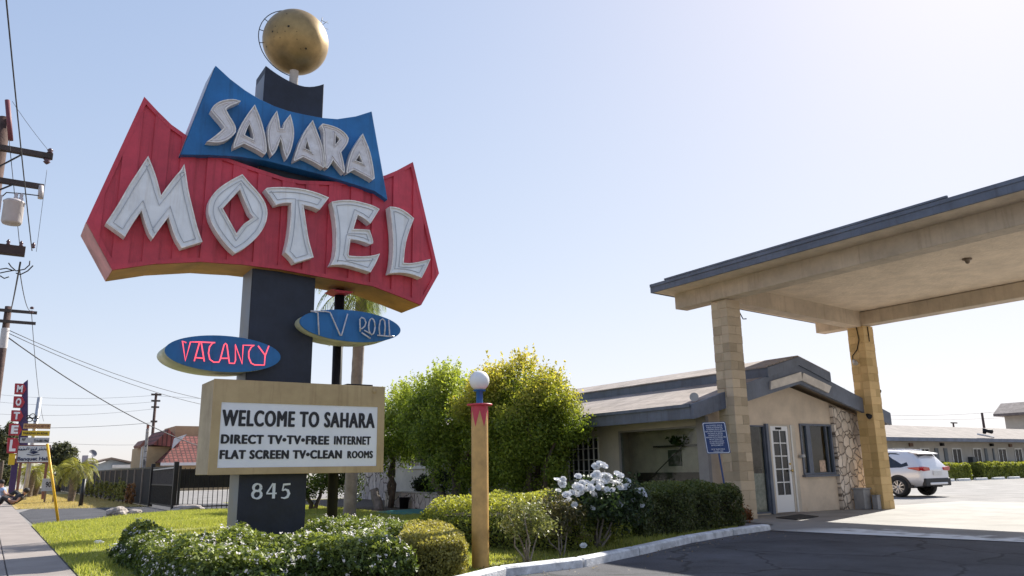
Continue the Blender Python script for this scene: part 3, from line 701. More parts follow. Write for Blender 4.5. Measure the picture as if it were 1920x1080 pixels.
# round hatch, ledge and posts
MB().lathe([(0.001, 0), (.045, 0), (.05, .006), (.05, .012)], (on_y(702, 733, BY).x, BY-.012, on_y(702, 733, BY).z), 20, 'y').build('hole_cover', board_ply, board)
black_metal = material('black painted steel', (.008, .008, .011), .65, vary=.3, vscale=4, spec=.25)
MB().box(5.35, 13.55, bz1+.005, 5.85, 14.2, bz1+.045).build('top_plate', black_metal, board)
sp = MB(); p0 = on_y(622, 985, 14.1); pt = on_y(637, 545, 14.1)
sp.tube([(p0.x, 14.1, -.1), (pt.x, 14.1, 4.6)], .095, 16)
sp = sp.build('support_post', black_metal, sign)
MB().prism([(pt.x-.26, 4.54), (pt.x-.11, 4.49), (pt.x+.11, 4.49), (pt.x+.2, 4.54)], 13.85, 14.25).build('bracket', red_paint, sp)

# gold ball
BC = Vector((4.15, 13.85, 9.47)); BR = .635
gold = material('gold paint', (.38, .255, .105), .45, metal=.55, vary=.35, vscale=2.4, bump=.12, bscale=6)
ball = MB().sphere(BC, BR, 56, 28).build('gold_ball', gold, sign)
MB().lathe([(.085, 8.35), (.085, 8.9), (.14, 8.93)], (BC.x, BC.y, 0), 16).build('stem', material('pale stem paint', (.55, .50, .46), .6, vary=.3), ball)
dent = MB(); rng = random.Random(5)
for ax, az, r in [(-.45, .05, .028), (.06, .18, .034), (.52, -.42, .03), (-.72, -.32, .024), (-.28, 0, .014), (-.04, .02, .014), (.3, .02, .014), (-.35, .2, .013), (-.2, -.16, .014), (-.4, -.12, .012), (.3, -.2, .012), (-.05, .62, .02), (.38, -.45, .013)]:
    d = (AR*ax+AU*az); d = d+(-AF)*math.sqrt(max(0, 1-d.length_squared)); d.normalize(); c = BC+d*(BR+.001)
    u = d.orthogonal().normalized(); v = d.cross(u)
    pts = []
    for q in range(10):
        rr = r*(1 if q % 2 else .45); pts.append(c+u*rr*math.cos(q*.628)+v*rr*math.sin(q*.628))
    dent.add([tuple(c+d*.002)]+[tuple(p+d*.001) for p in pts], [(0, 1+q, 1+(q+1) % 10) for q in range(10)])
dent.build('bulb_holes', material('bulb hole', (.02, .015, .01), .8), ball, recalc=False)
wire_mat = material('dark wire', (.03, .03, .035), .6)
rg = MB(); pts = []
for i in range(25):                                               # broken ring of tubing round the ball
    t = math.radians(75+i*8.4); pts.append(BC+Vector((math.cos(t)*1.0, .1, math.sin(t)*1.0))*(BR*1.12))
rg.tube(pts, .009, 6)
for t in (150, 172, 195): 
    t = math.radians(t); d = Vector((math.cos(t), .1, math.sin(t))); rg.tube([BC+d*BR*.98, BC+d*BR*1.12], .008, 5)
rg.build('ring', wire_mat, ball)
an = MB(); a0 = BC+Vector((.50, .1, .42)); an.tube([a0, a0+Vector((.05, 0, .38))], .007, 5)
for s in (.12, .26): an.tube([a0+Vector((.0, -.1, s-.02)), a0+Vector((.2, .05, s+.06))], .005, 5)
an.tube([a0+Vector((.05, 0, .2)), a0+Vector((.17, 0, .34))], .005, 5)
an.build('antenna', wire_mat, ball)

# ------------------------------------------------------------------ lamp post
lp = on_z(901, 1066); LX, LY = lp.x, lp.y
lamp = thing('lamp_post', 'round gold lamp post with red zigzag top and a white globe on a blue stem', 'lamp post', (LX, LY, 0))
gold_post = material('gold post paint', (.60, .35, .115), .45, vary=.3, vscale=3.5, bump=.08, bscale=10)
col = MB().lathe([(.103, -.05), (.103, 1.905)], (LX, LY, 0), 40).build('column', gold_post, lamp)
zz = MB(); n = 6; zr = .1045; vs = []; fs = []
m4 = 6
for i in range(n*2*m4+1):
    t = i*math.pi/n/m4+.52; f = abs((i/m4) % 2-1); zb = 1.905-(.06+.20*f)
    vs += [(LX+zr*math.cos(t), LY+zr*math.sin(t), 1.905), (LX+zr*math.cos(t), LY+zr*math.sin(t), zb)]
fs = [(2*i, 2*i+1, 2*i+3, 2*i+2) for i in range(n*2*m4)]
zz.add(vs, fs).build('zigzag', red_paint, col, recalc=False)
MB().lathe([(.001, 1.906), (.155, 1.906), (.158, 1.915), (.155, 1.926), (.001, 1.926)], (LX, LY, 0), 40).build('flange', red_paint, lamp)
MB().lathe([(.042, 1.935), (.042, 2.08), (.075, 2.085), (.075, 2.1)], (LX, LY, 0), 20).build('stem', blue_paint, lamp)
globe = material('milk glass', (.86, .84, .82), .25, vary=.04)
MB().sphere((LX, LY, 2.215), .125, 32, 16).build('globe', globe, lamp)
# ------------------------------------------------------------------ porch canopy over the driveway
stucco = material('tan stucco', (.70, .58, .45), .9, vary=.18, vscale=1.4, bump=.55, bscale=70)
beam_paint = material('tan beam paint', (.58, .48, .36), .75, vary=.22, vscale=1.5, bump=.2, bscale=16, streak=.55)
ceiling_paint = material('ceiling plaster', (.74, .61, .46), .9, vary=.16, vscale=2.6, detail=10., bump=1.0, bscale=14)
slate_paint = material('slate grey trim paint', (.135, .155, .20), .6, vary=.3, vscale=1.6, bump=.15, bscale=14, streak=.6)
shingle = tile_material('asphalt shingles', (.40, .34, .30), (.30, .255, .23), (.18, .15, .14), .9, .14, (0, 0, math.pi/2), bump=.5, mortar=.012)
canopy = thing('entrance_canopy', 'tall porch canopy with tan beams and slate fascia spanning the driveway on two block columns', 'canopy', (16.4, 11.95, 0))
block = material('split block', (.66, .53, .37), .9, color2=(.40, .315, .21), vscale=5, bump=.6, bscale=30, island=True)
block_bounce = material('bounce lit split block', (.74, .52, .25), .9, color2=(.48, .33, .14), vscale=5, bump=.6, bscale=30, island=True)  # same blocks, with golden bounce from the sunlit concrete put into the colour
def block_column(x0, y0, w, top, mat, seed):
    rng = random.Random(seed); mb = MB(); z = 0; i = 0; h = .203
    core = .006
    while z < top-.01:
        z1 = min(top, z+h)
        # each course: a band of blocks round the four faces
        xa, xb, ya, yb = x0, x0+w, y0, y0+w
        t = .2; g = .0025; r = lambda: rng.uniform(-.004, .004)
        s = x0+w*(.5 if i % 2 else 1); 
        if i % 2 == 0:
            mb.box(xa+r(), ya+r(), z+g, xb-.21, ya+.2, z1-g); mb.box(xb-.207, ya+r(), z+g, xb+r(), yb-.2, z1-g)
            mb.box(xa+r(), ya+.203, z+g, xa+.2, yb+r(), z1-g); mb.box(xa+.203, yb-.197, z+g, xb+r(), yb+r(), z1-g)
        else:
            mb.box(xa+r(), ya+r(), z+g, xb+r(), ya+.2, z1-g)
            mb.box(xa+r(), ya+.203, z+g, xa+.2, yb-.2, z1-g); mb.box(xb-.2, ya+.203, z+g, xb+r(), yb-.2, z1-g)
            mb.box(xa+r(), yb-.197, z+g, xb+r(), yb+r(), z1-g)
        z = z1; i += 1
    mb.box(x0+.012, y0+.012, 0, x0+w-.012, y0+w-.012, top-.004)
    return mb.build('column', mat, canopy, bevel=.006)
c1 = block_column(13.70, 11.72, .46, 4.875, block, 3); c1['label'] = 'grey tan block column'
c2 = block_column(19.0, 11.72, .46, 4.725, block_bounce, 8); c2['label'] = 'block column with golden bounce light in its colour'
c3 = block_column(13.70, -1.6, .46, 4.875, block, 5); c4 = block_column(19.0, -1.6, .46, 4.725, block, 6)
mb = MB().box(13.58, -3, 4.88, 13.98, 13.2, 5.262).build('beam', beam_paint, canopy, bevel=.012)
mb = MB().box(19.0, -3, 4.73, 19.4, 13.14, 5.085).build('beam', beam_paint, canopy, bevel=.012)
mb = MB()
mb.prism([(13.985, 4.84), (18.995, 4.70), (18.995, 5.10), (13.985, 5.245)], 11.76, 12.12).build('cross_beam', beam_paint, canopy)
MB().prism([(13.985, 4.84), (18.995, 4.70), (18.995, 5.10), (13.985, 5.245)], -1.5, -1.1).build('cross_beam', beam_paint, canopy)
MB().prism([(13.06, 5.268), (20.15, 5.068), (20.15, 5.108), (13.06, 5.308)], -3, 13.36).build('ceiling', ceiling_paint, canopy)
MB().prism([(13.03, 5.31), (20.2, 5.112), (20.2, 5.285), (13.03, 5.49)], -3.05, 13.40).build('roof', shingle, canopy)
fa = MB().box(12.98, -3.06, 5.26, 13.025, 7.9, 5.475); fa.box(12.985, 7.904, 5.262, 13.026, 13.41, 5.47)
fa.box(12.955, 6.2, 5.478, 13.0, 12.9, 5.515); fa.box(12.965, -3.06, 5.4, 12.978, 13.41, 5.47)
fa.prism([(13.03, 5.27), (20.2, 5.07), (20.2, 5.295), (13.03, 5.495)], 13.405, 13.44)
fa.box(20.202, -3.06, 5.06, 20.24, 13.44, 5.295)
fa.build('fascia', slate_paint, canopy)
# ceiling lamp stub, hose bib, cables, spotlights
pc = on_x(1808, 452, 16.2)
MB().lathe([(.001, 0), (.09, 0), (.095, -.02), (.05, -.04), (.035, -.09), (.02, -.1)], (16.2, pc.y, 5.175), 16).build('ceiling_lamp', material('worn brass', (.22, .17, .12), .4, metal=.6, vary=.3), canopy)
cb = MB()
cb.tube([(14.17, 11.80, 4.86), (14.19, 11.76, 4.6), (14.24, 11.72, 4.45), (14.33, 11.70, 4.46)], .014, 6)
cb.tube([(18.99, 11.9, 4.72), (18.985, 11.86, 4.35), (18.985, 11.95, 4.1), (18.98, 12.1, 3.95), (18.98, 12.1, 3.8)], .012, 6)
cb.tube([(19.2, 11.705, 4.7), (19.2, 11.70, 4.3)], .012, 6)
cb.build('cable', black_metal, canopy)
lampmetal = material('light grey lamp metal', (.55, .56, .58), .35, metal=.5, vary=.2)
for c, d in (((18.93, 12.02, 3.78), (-.3, -.5, -.8)), ((19.53, 11.85, 3.02), (.9, -.2, -.3)), ((18.9, 11.8, 2.35), (-.4, -.8, -.5))):
    c = Vector(c); d = Vector(d).normalized(); MB().tube([c-d*.07, c-d*.02, c+d*.07], [.03, .05, .07], 12).build('spotlight', lampmetal if c.z > 3.5 else black_metal, c2)
MB().box(19.465, 11.8, 2.1, 19.55, 12.05, 2.5).build('meter_box', slate_paint, c2)

# ------------------------------------------------------------------ office
office = thing('office_building', 'single storey motel office with gabled front, slate fascia, white glazed door and stone panel', 'building', (16.4, 14, 0))
WY = 12.5
def wy(x, y): p = on_y(x, y, WY); return p.x, p.z
z2 = lambda x, y: (1300+x/3.1775, 660+y/3.1775)
def wz(x, y): return wy(*z2(x, y))
def peak(x): return 3.12-.245*abs(x-16.9)
sl = [(15.0, .03), (15.60, .03), (15.60, 2.08), (15.0, 2.08)]              # sidelight
dr = [(15.70, .015), (16.74, .015), (16.74, 2.11), (15.70, 2.11)]          # door opening
w2 = [(16.95, .885), (18.25, .885), (18.25, 2.15), (16.95, 2.15)]           # reception window
gx0, gx1 = 13.6, 20.1
MB().prism([(gx0, -.05), (gx1, -.05), (gx1, 2.30), (16.44, 3.12), (gx0, 2.42)], WY, WY+.15, holes=[sl, dr, w2]).build('gable_wall', stucco, office)
# long street wall with its windows
wl = [(12.72, .70), (15.52, .70), (15.52, 2.06), (12.72, 2.06)]; wl2 = [(16.35, .78), (17.7, .78), (17.7, 1.95), (16.35, 1.95)]
wl3 = [(26.0, 1.28), (27.9, 1.28), (27.9, 2.0), (26.0, 2.0)]
front_stucco = material('grey cream stucco', (.60, .55, .47), .9, vary=.16, vscale=1.2, bump=.55, bscale=70)
MB().prism([(12.652, -.05), (34, -.05), (34, 2.6), (12.652, 2.6)], 13.6, 13.75, axis='x', holes=[wl, wl2, wl3]).build('street_wall', front_stucco, office)
MB().box(13.6, 12.655, 2.601, 13.75, 34, 2.7).build('wall_plate', front_stucco, office)
back = MB().box(20.0, 12.655, -.05, 20.1, 34, 2.3); back.box(13.755, 33.9, -.05, 19.99, 34, 2.6); back.build('back_wall', stucco, office)
# inside
inside = material('office inside wall', (.80, .68, .56), .8, vary=.2); inside_dark = material('dark furniture', (.05, .04, .035), .6, vary=.4)
ins = MB().box(14.40, 12.68, .02, 14.45, 16.04, 2.5); ins.box(13.78, 16.05, .02, 19.9, 16.1, 2.5); ins.box(13.78, 12.68, 2.52, 19.9, 16.0, 2.56); ins.build('inner_wall', inside, office)
MB().box(13.76, 12.66, .005, 19.95, 16, .02).build('inner_floor', inside_dark, office)
fu = MB().box(13.9, 13.2, .03, 14.25, 15.3, .80); fu.box(14.15, 13.1, .80, 14.3, 15.5, 1.0); fu.box(14.2, 13.3, 1.62, 14.38, 14.9, 1.66); fu.box(16.6, 13.6, .03, 18.6, 14.1, 1.05); fu.tube([(14.1, 14.9, .9), (14.3, 14.0, 1.6)], .014, 6)
fu.build('furniture', inside_dark, office)
MB().box(14.365, 14.1, 1.15, 14.395, 14.55, 1.55).build('picture', material('picture art', (.10, .12, .09), .6, vary=.6, vscale=6), office)
pl, nr = crown_points((14.25, 14.0, 1.78), (.10, .28, .08), 170, 5, 12, .1); leaf_mesh('houseplant', pl, nr, .12, leaf_material('houseplant leaf', (.02, .05, .015), (.06, .11, .03), .2), office, 5)
# glazing
see = glass_material('clear window glass', see=1)
dark_glass = glass_material('dark window glass', (.02, .023, .027), spec=.35)
white_paint = material('white trim paint', (.72, .70, .66), .5, vary=.12, vscale=4)
def rect_window(name, pts, axis, d, frame_w, frame_mat, glass, parent, depth=.06, bars=(), proud=.02):
    (a0, b0), (a1, b1) = pts[0], pts[2]
    ins_ = [(a0+frame_w, b0+frame_w), (a1-frame_w, b0+frame_w), (a1-frame_w, b1-frame_w), (a0+frame_w, b1-frame_w)]
    f = MB().prism([(a0+.002, b0+.002), (a1-.002, b0+.002), (a1-.002, b1-.002), (a0+.002, b1-.002)], d-proud, d+depth, axis, holes=[ins_]); 
    for k, v, w in bars:
        if k == 'v': q = [(v-w/2, b0+frame_w), (v+w/2, b0+frame_w), (v+w/2, b1-frame_w), (v-w/2, b1-frame_w)]
        else: q = [(a0+frame_w, v-w/2), (a1-frame_w, v-w/2), (a1-frame_w, v+w/2), (a0+frame_w, v+w/2)]
        f.prism(q, d-proud*.6-(.003 if k == 'v' else 0), d+depth*.7, axis)
    fo = f.build(name, frame_mat, parent)
    MB().prism([(a0+frame_w*.5, b0+frame_w*.5), (a1-frame_w*.5, b0+frame_w*.5), (a1-frame_w*.5, b1-frame_w*.5), (a0+frame_w*.5, b1-frame_w*.5)], d+depth*.35, d+depth*.35+.008, axis).build('pane', glass, fo)
    return fo
grey_frame = material('grey window frame', (.33, .31, .30), .5, vary=.15)
fw = rect_window('window', wl, 'x', 13.6, .045, grey_frame, see, office)
MB().box(13.5, 12.72, .655, 13.6, 15.6, .695).build('sill', front_stucco, fw)
rect_window('window', wl2, 'x', 13.6, .03, white_paint, dark_glass, office, bars=[('v', 16.35+.225*i, .018) for i in range(1, 6)]+[('h', .78+.29*i, .018) for i in range(1, 4)])
fw = rect_window('window', wl3, 'x', 13.6, .05, white_paint, dark_glass, office, bars=[('v', 26.9, .06)])
MB().box(13.52, 25.9, 1.22, 13.598, 28, 1.275).build('sill', white_paint, fw)
# corner post of the street wall and the pilaster
MB().box(13.50, 12.42, 0, 13.598, 12.715, 2.25).build('corner_board', grey_frame, office)
fs = rect_window('sidelight', sl, 'y', WY, .035, slate_paint, see, office)
MB().box(15.60, 12.43, 0, 15.695, 12.499, 2.12).build('trim_post', slate_paint, fs)
MB().box(15.0, 12.56, .05, 15.55, 12.6, .95).build('blind', material('pale blind', (.5, .46, .42), .8, vary=.3, vscale=12), fs)
# door
door = MB()
dx0, dx1, dz0, dz1 = 15.80, 16.47, .03, 2.07
gx = [15.88, 16.15, 16.40]; gz_ = [.42+.31*i for i in range(6)]
holes = [[(gx[i]+.012, gz_[j]+.012), (gx[i+1]-.012, gz_[j]+.012), (gx[i+1]-.012, gz_[j+1]-.012), (gx[i]+.012, gz_[j+1]-.012)] for i in range(2) for j in range(5)]
door = MB().prism([(dx0, dz0), (dx1, dz0), (dx1, dz1), (dx0, dz1)], WY-.02, WY+.025, holes=holes).build('door', material('white door paint', (.78, .78, .78), .4), office)
MB().box(gx[0], WY, gz_[0], gx[-1], WY+.006, gz_[-1]).build('pane', dark_glass, door)
hd = MB().lathe([(.001, -.07), (.03, -.07), (.035, -.05), (.012, -.03), (.012, 0)], (16.435, WY-.02, 1.0), 14, 'y'); hd.lathe([(.001, -.02), (.025, -.02), (.025, 0)], (16.435, WY-.02, 1.16), 14, 'y'); hd.build('handle', material('brass', (.6, .42, .15), .3, metal=.9), door)
MB().box(16.0, WY-.03, 1.985, 16.22, WY-.021, 2.04).build('door_plate', black_metal, door)
df = MB().prism([(15.702, .02), (15.80, .02), (15.80, 2.07), (16.47, 2.07), (16.47, .02), (16.738, .02), (16.738, 2.108), (15.702, 2.108)], WY-.03, WY+.08).build('door_frame', material('cream trim', (.56, .49, .40), .6, vary=.15), office)
MB().box(16.545, WY-.045, .02, 16.60, WY-.031, 2.1).build('door_edge', white_paint, df)
MB().box(15.6, 12.0, -.02, 16.8, 12.499, .014).build('threshold', walk_mat, office)
# reception window
rw = rect_window('window', w2, 'y', WY, .05, slate_paint, see, office, bars=[('v', 17.28, .16), ('v', 18.02, .03)], proud=.035)
MB().box(16.9, 12.40, .835, 18.3, 12.499, .88).build('sill', slate_paint, rw)
MB().box(17.66, 12.512, .95, 17.90, 12.517, 1.24).build('poster', material('window notice', (.55, .40, .30), .7, vary=.5, vscale=14), rw)
MB().box(16.95, 12.49, .02, 18.25, 12.499, .12).build('base_board', stucco, office)
lk = MB().tube([(16.83, 12.47, 1.33), (16.90, 12.36, 1.36)], .045, 10); lk.build('bell_box', lampmetal, office)
# stone panel
MB().prism([(18.28, -.02), (19.62, -.02), (19.62, 2.33), (18.28, 2.63)], WY-.10, WY-.001).build('stone_panel', stone_material('office flagstone', (.48, .40, .33), (.86, .76, .66), (.16, .13, .105), 5.2, 'xz', .04), office)
# roof
YR = 12.0
roof = MB()
for s in (-1, 1):
    xe = 16.44+s*3.78
    pts = [(xe, 2.44), (16.44+s*.0, 3.54)]
    roof.prism([(xe, 2.40), (xe, 2.455), (16.44, 3.55), (16.44, 3.49)], YR+.05, 34.3)
roof = roof.build('roof', shingle, office)
rk = MB().prism([(12.66, 2.14), (16.44, 3.075), (20.2, 2.14), (20.2, 2.46), (16.44, 3.56), (12.66, 2.46)], YR-.04, YR+.045); rk.build('rake_fascia', slate_paint, roof)
ef = MB().box(12.66, YR+.05, 2.15, 12.70, 34.3, 2.45); ef.box(20.18, YR+.05, 2.15, 20.22, 34.3, 2.45); ef.box(12.62, YR+.05, 2.40, 12.658, 34.3, 2.47); ef.build('eave_fascia', slate_paint, roof)
MB().prism([(12.71, 2.35), (16.44, 3.42), (20.17, 2.35), (20.17, 2.38), (16.44, 3.46), (12.71, 2.38)], YR+.05, 34.2).build('soffit', beam_paint, roof)
cp = MB().prism([(15.2, 3.17), (16.42, 3.53), (17.64, 3.17), (17.64, 3.40), (16.42, 3.735), (15.2, 3.40)], YR-.09, 34.2).build('ridge_cap', slate_paint, roof)
MB().prism([(15.17, 3.40), (16.42, 3.74), (17.67, 3.40), (17.67, 3.43), (16.42, 3.775), (15.17, 3.43)], YR-.06, 34.2).build('cap_shingles', shingle, cp)
tb = MB()
for q in ([(455,175),(635,120),(640,170),(455,225)], [(648,125),(815,205),(800,245),(640,170)]):
    tb.prism([(p.x, p.z) for p in (on_y(*z2(*t), YR-.05) for t in q)], YR-.09, YR-.045)
tb.build('gable_board', material('cream gable board', (.60, .55, .49), .6, vary=.2, vscale=4), roof)
fl = MB().tube([(13.0, 12.3, 2.62), (12.93, 12.2, 2.65), (12.85, 12.1, 2.63)], [.04, .07, .10], 14); fl.build('floodlight', lampmetal, roof)
vine, nr = crown_points((19.9, 13.2, 2.75), (.35, .5, .35), 900, 8, 12, .25)
vn = thing('climbing_plant', 'leafy vine poking above the office roof edge behind the golden column', 'plant', (19.9, 13.2, 2.35))
leaf_mesh('foliage', vine, nr, .12, leaf_material('vine leaf', (.10, .14, .03), (.24, .28, .06)), vn, 8)
MB().tube([(19.9, 13.2, 2.35), (19.85, 13.2, 2.7), (19.95, 13.15, 3.0)], .02, 6).build('stem', material('bark', (.13, .10, .08), .9, vary=.4, vscale=9, bump=.8, bscale=30), vn)

# small things by the office door
mp = [on_z(x, y) for x, y in [(1455, 972), (1497, 976), (1535, 969.5), (1500, 965.5)]]
tag(MB().prism([(p.x, p.y) for p in mp], .006, .022, 'z').build('door_mat', material('rubber mat', (.03, .028, .028), .9, vary=.4, vscale=40)), 'dark door mat lying on the concrete before the white office door', 'door mat')
greybin = material('grey bin plastic', (.30, .30, .31), .5, vary=.2, vscale=4)
bn = thing('waste_bin', 'taller grey bin standing against the foot of the golden block column', 'bin', (18.8, 12.15, 0))
MB().box(18.62, 12.0, .005, 18.92, 12.3, .50).build('bin_body', greybin, bn, bevel=.02); MB().box(18.60, 11.98, .50, 18.94, 12.32, .535).build('rim', greybin, bn, bevel=.008)
bn = thing('waste_bin', 'narrow shorter grey bin beside the taller one at the golden column', 'bin', (18.9, 11.86, 0))
MB().box(18.82, 11.78, .005, 18.975, 11.93, .34).build('bin_body', greybin, bn, bevel=.012); MB().box(18.81, 11.77, .34, 18.985, 11.94, .36).build('rim', greybin, bn)

# parking notice on its leaning post
pb = on_z(1372, 985); nd = Vector((-.86, -.51, 0)); side = Vector((nd.y, -nd.x, 0))*-1
side = Vector((.51, -.86, 0)); up = (Vector((0, 0, 1))-side*.10).normalized()
notice = thing('parking_notice', 'blue notice with white lettering on a leaning blue post before the grey column', 'sign', (pb.x, pb.y, 0))
blue_sign = material('notice blue', (.012, .045, .17), .4, vary=.1); notice_white = material('notice white', (.75, .78, .85), .4)
ctr = pb+up*1.70
MB().beam(pb-Vector((0, 0, .1)), pb+up*1.95, .05, .03).build('post', blue_sign, notice)
def sign_pt(u, v, w): return ctr+side*u+up*v+nd*w
nb = MB(); W, H, rr = .235, .315, .03
rc = []
for cx, cz, a0 in ((W-rr, H-rr, 0), (-W+rr, H-rr, 90), (-W+rr, -H+rr, 180), (W-rr, -H+rr, 270)):
    for i in range(5): t = math.radians(a0+i*22.5); rc.append((cx+rr*math.cos(t), cz+rr*math.sin(t)))
n = len(rc)
nb.add([sign_pt(u, v, .03) for u, v in rc]+[sign_pt(u, v, .022) for u, v in rc], [tuple(range(n)), tuple(range(n, 2*n))[::-1]]+[(i, (i+1) % n, n+(i+1) % n, n+i) for i in range(n)])
plate = nb.build('plate', blue_sign, notice)
br = MB(); A = [(u*.955, v*.966) for u, v in rc]; B = [(u*.90, v*.925) for u, v in rc]
br.add([sign_pt(u, v, .032) for u, v in A]+[sign_pt(u, v, .032) for u, v in B], [(i, (i+1) % n, n+(i+1) % n, n+i) for i in range(n)]); br.build('border', notice_white, plate, recalc=False)
lt = MB(); lines = ['UNAUTHORIZED VEHICLES', 'PARKED IN DESIGNATED', 'ACCESSIBLE SPACES NOT', 'DISPLAYING DISTINGUISHING', 'PLACARDS OR SPECIAL', 'LICENSE PLATES FOR', 'PERSONS WITH DISABILITIES', 'MAY BE TOWED AWAY', "AT OWNER'S EXPENSE", 'TOWED VEHICLES MAY', 'BE RECLAIMED AT', '', 'OR BY TELEPHONING', '714-965-1002']
for i, t in enumerate(lines):
    if not t: continue
    w = .0158*len(t); v0 = .245-i*.0395
    text_into(lt, t, lambda u, v, q: sign_pt(-w/2+u, v0-.012+v, .033+q), w, .026, .001, .01, extr=.0008)
lt.build('lettering', notice_white, plate)
# ------------------------------------------------------------------ planting in front
bark = material('bark', (.13, .10, .08), .9, vary=.4, vscale=9, bump=.8, bscale=30)
pale_bark = material('pale bark', (.26, .22, .19), .9, vary=.4, vscale=9, bump=.8, bscale=30)
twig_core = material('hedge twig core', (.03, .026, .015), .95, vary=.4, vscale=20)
def hedge(name, label, x0, y0, x1, y1, h, n, size, mat, seed, ang=0., cen=None, amp=.07, group=None, young=False, core_in=.14, loc=None):
    cx, cy = (x0+x1)/2, (y0+y1)/2
    t = thing(name, label, 'hedge', (cx, cy, 0), group)
    p, nr = hedge_points(x0-cx, y0-cy, x1-cx, y1-cy, .02, h, n, seed, amp)
    c, s = math.cos(ang), math.sin(ang); R = np.array([[c, -s, 0], [s, c, 0], [0, 0, 1]])
    p = p@R.T; nr = nr@R.T; p += np.array([cx, cy, 0])
    yv = None
    if young: yv = np.clip((p[:, 2]-h+.16)/.16, 0, 1)*np.random.default_rng(seed).uniform(.2, 1, n)
    leaf_mesh('foliage', p, nr, size, mat, t, seed, .55, yv)
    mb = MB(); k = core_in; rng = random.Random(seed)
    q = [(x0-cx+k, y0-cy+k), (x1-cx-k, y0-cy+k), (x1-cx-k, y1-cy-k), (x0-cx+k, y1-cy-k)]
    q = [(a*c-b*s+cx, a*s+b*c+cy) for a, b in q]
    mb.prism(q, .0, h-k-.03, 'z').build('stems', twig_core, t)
    return t
jas = leaf_material('jasmine leaf', (.025, .045, .012), (.15, .20, .05), .3, tip=(.30, .34, .09))
box_leaf = leaf_material('boxwood leaf', (.12, .11, .03), (.38, .34, .10), .4, tip=(.52, .46, .17))
dark_leaf = leaf_material('dark hedge leaf', (.03, .042, .014), (.12, .14, .04), .3, tip=(.20, .24, .07))
lime_leaf = leaf_material('lime hedge leaf', (.11, .14, .03), (.34, .36, .08), .4, tip=(.52, .50, .11))
# flowering hedge round the sign: front row, left arm and right arm
hd = thing('flowering_hedge', 'low jasmine hedge with tiny white flowers wrapping round the foot of the motel sign', 'hedge', (3, 9.5, 0))
P, N, Yg = [], [], []
boxes = [(1.66, 7.55, 3.78, 9.1, .40), (1.62, 8.5, 2.3, 12.4, .34), (3.7, 9.3, 5.2, 11.4, .37), (2.1, 11.8, 3.5, 13.3, .2)]
for i, (a, b, c, d, h) in enumerate(boxes):
    n = int(30000*((c-a)*(d-b)+2*h*(c-a+d-b))/6)
    p, nr = hedge_points(a, b, c, d, .02, h, n, 20+i, .09, .17); P.append(p); N.append(nr); Yg.append(np.clip((p[:, 2]-h+.12)/.14, 0, 1)*np.random.default_rng(i).uniform(0, 1, n))
P, N, Yg = np.concatenate(P), np.concatenate(N), np.concatenate(Yg)
keep = ~((P[:, 0] > 3.4) & (P[:, 0] < 4.8) & (P[:, 1] > 13.3))
leaf_mesh('foliage', P[keep], N[keep], .056, jas, hd, 21, .5, Yg[keep])
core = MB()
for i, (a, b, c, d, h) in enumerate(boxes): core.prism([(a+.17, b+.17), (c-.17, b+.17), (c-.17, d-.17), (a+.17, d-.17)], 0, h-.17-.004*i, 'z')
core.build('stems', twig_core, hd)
rng = np.random.default_rng(77); top = np.where((P[:, 2] > .12) & (N[:, 2] > -.5))[0]; pick = rng.choice(top, 1500)
flower = leaf_material('jasmine petal', (.72, .66, .63), (.85, .79, .77), .25, through=(1, 1, 1))
fp = np.repeat(P[pick]+N[pick]*.035, 5, 0)+rng.normal(0, .012, (7500, 3)); fn = np.repeat(N[pick]+np.array([0, -.5, .3]), 5, 0)
fo = leaf_mesh('blossoms', fp, fn, .025, flower, hd, 78, .65, jitter=.4); fo['kind'] = 'stuff'
hedge('boxwood_hedge', 'clipped olive brown end of the low hedge, right beside the gold lamp post', 4.06, 7.62, 4.80, 9.25, .47, 30000, .035, box_leaf, 31, ang=-.5, young=True)
kd = math.atan2(1.6, 3.6)
hedge('dark_hedge', 'dark green clipped hedge between the white roses and the grey column', 8.75, 10.05, 12.1, 11.3, .79, 38000, .048, dark_leaf, 41, ang=kd*.55, young=True)
hedge('lime_hedge', 'broad yellow green hedge with flat sunlit top behind the gold lamp post', 5.9, 9.5, 9.9, 12.1, .64, 52000, .045, lime_leaf, 51, ang=.55, young=True)

def shrub_stems(t, base, tips, r, mat, name='stems', seed=1):
    mb = MB(); rng = random.Random(seed)
    for tip in tips:
        b = Vector(base)+Vector((rng.uniform(-.05, .05), rng.uniform(-.05, .05), -.03)); tip = Vector(tip); pts = []
        for i in range(6):
            f = i/5; p = b.lerp(tip, f); p += Vector((rng.uniform(-1, 1), rng.uniform(-1, 1), 0))*.06*(tip-b).length*math.sin(f*math.pi); pts.append(p)
        mb.tube(pts, [r*(1-.75*i/5) for i in range(6)], 6)
    return mb.build(name, mat, t)
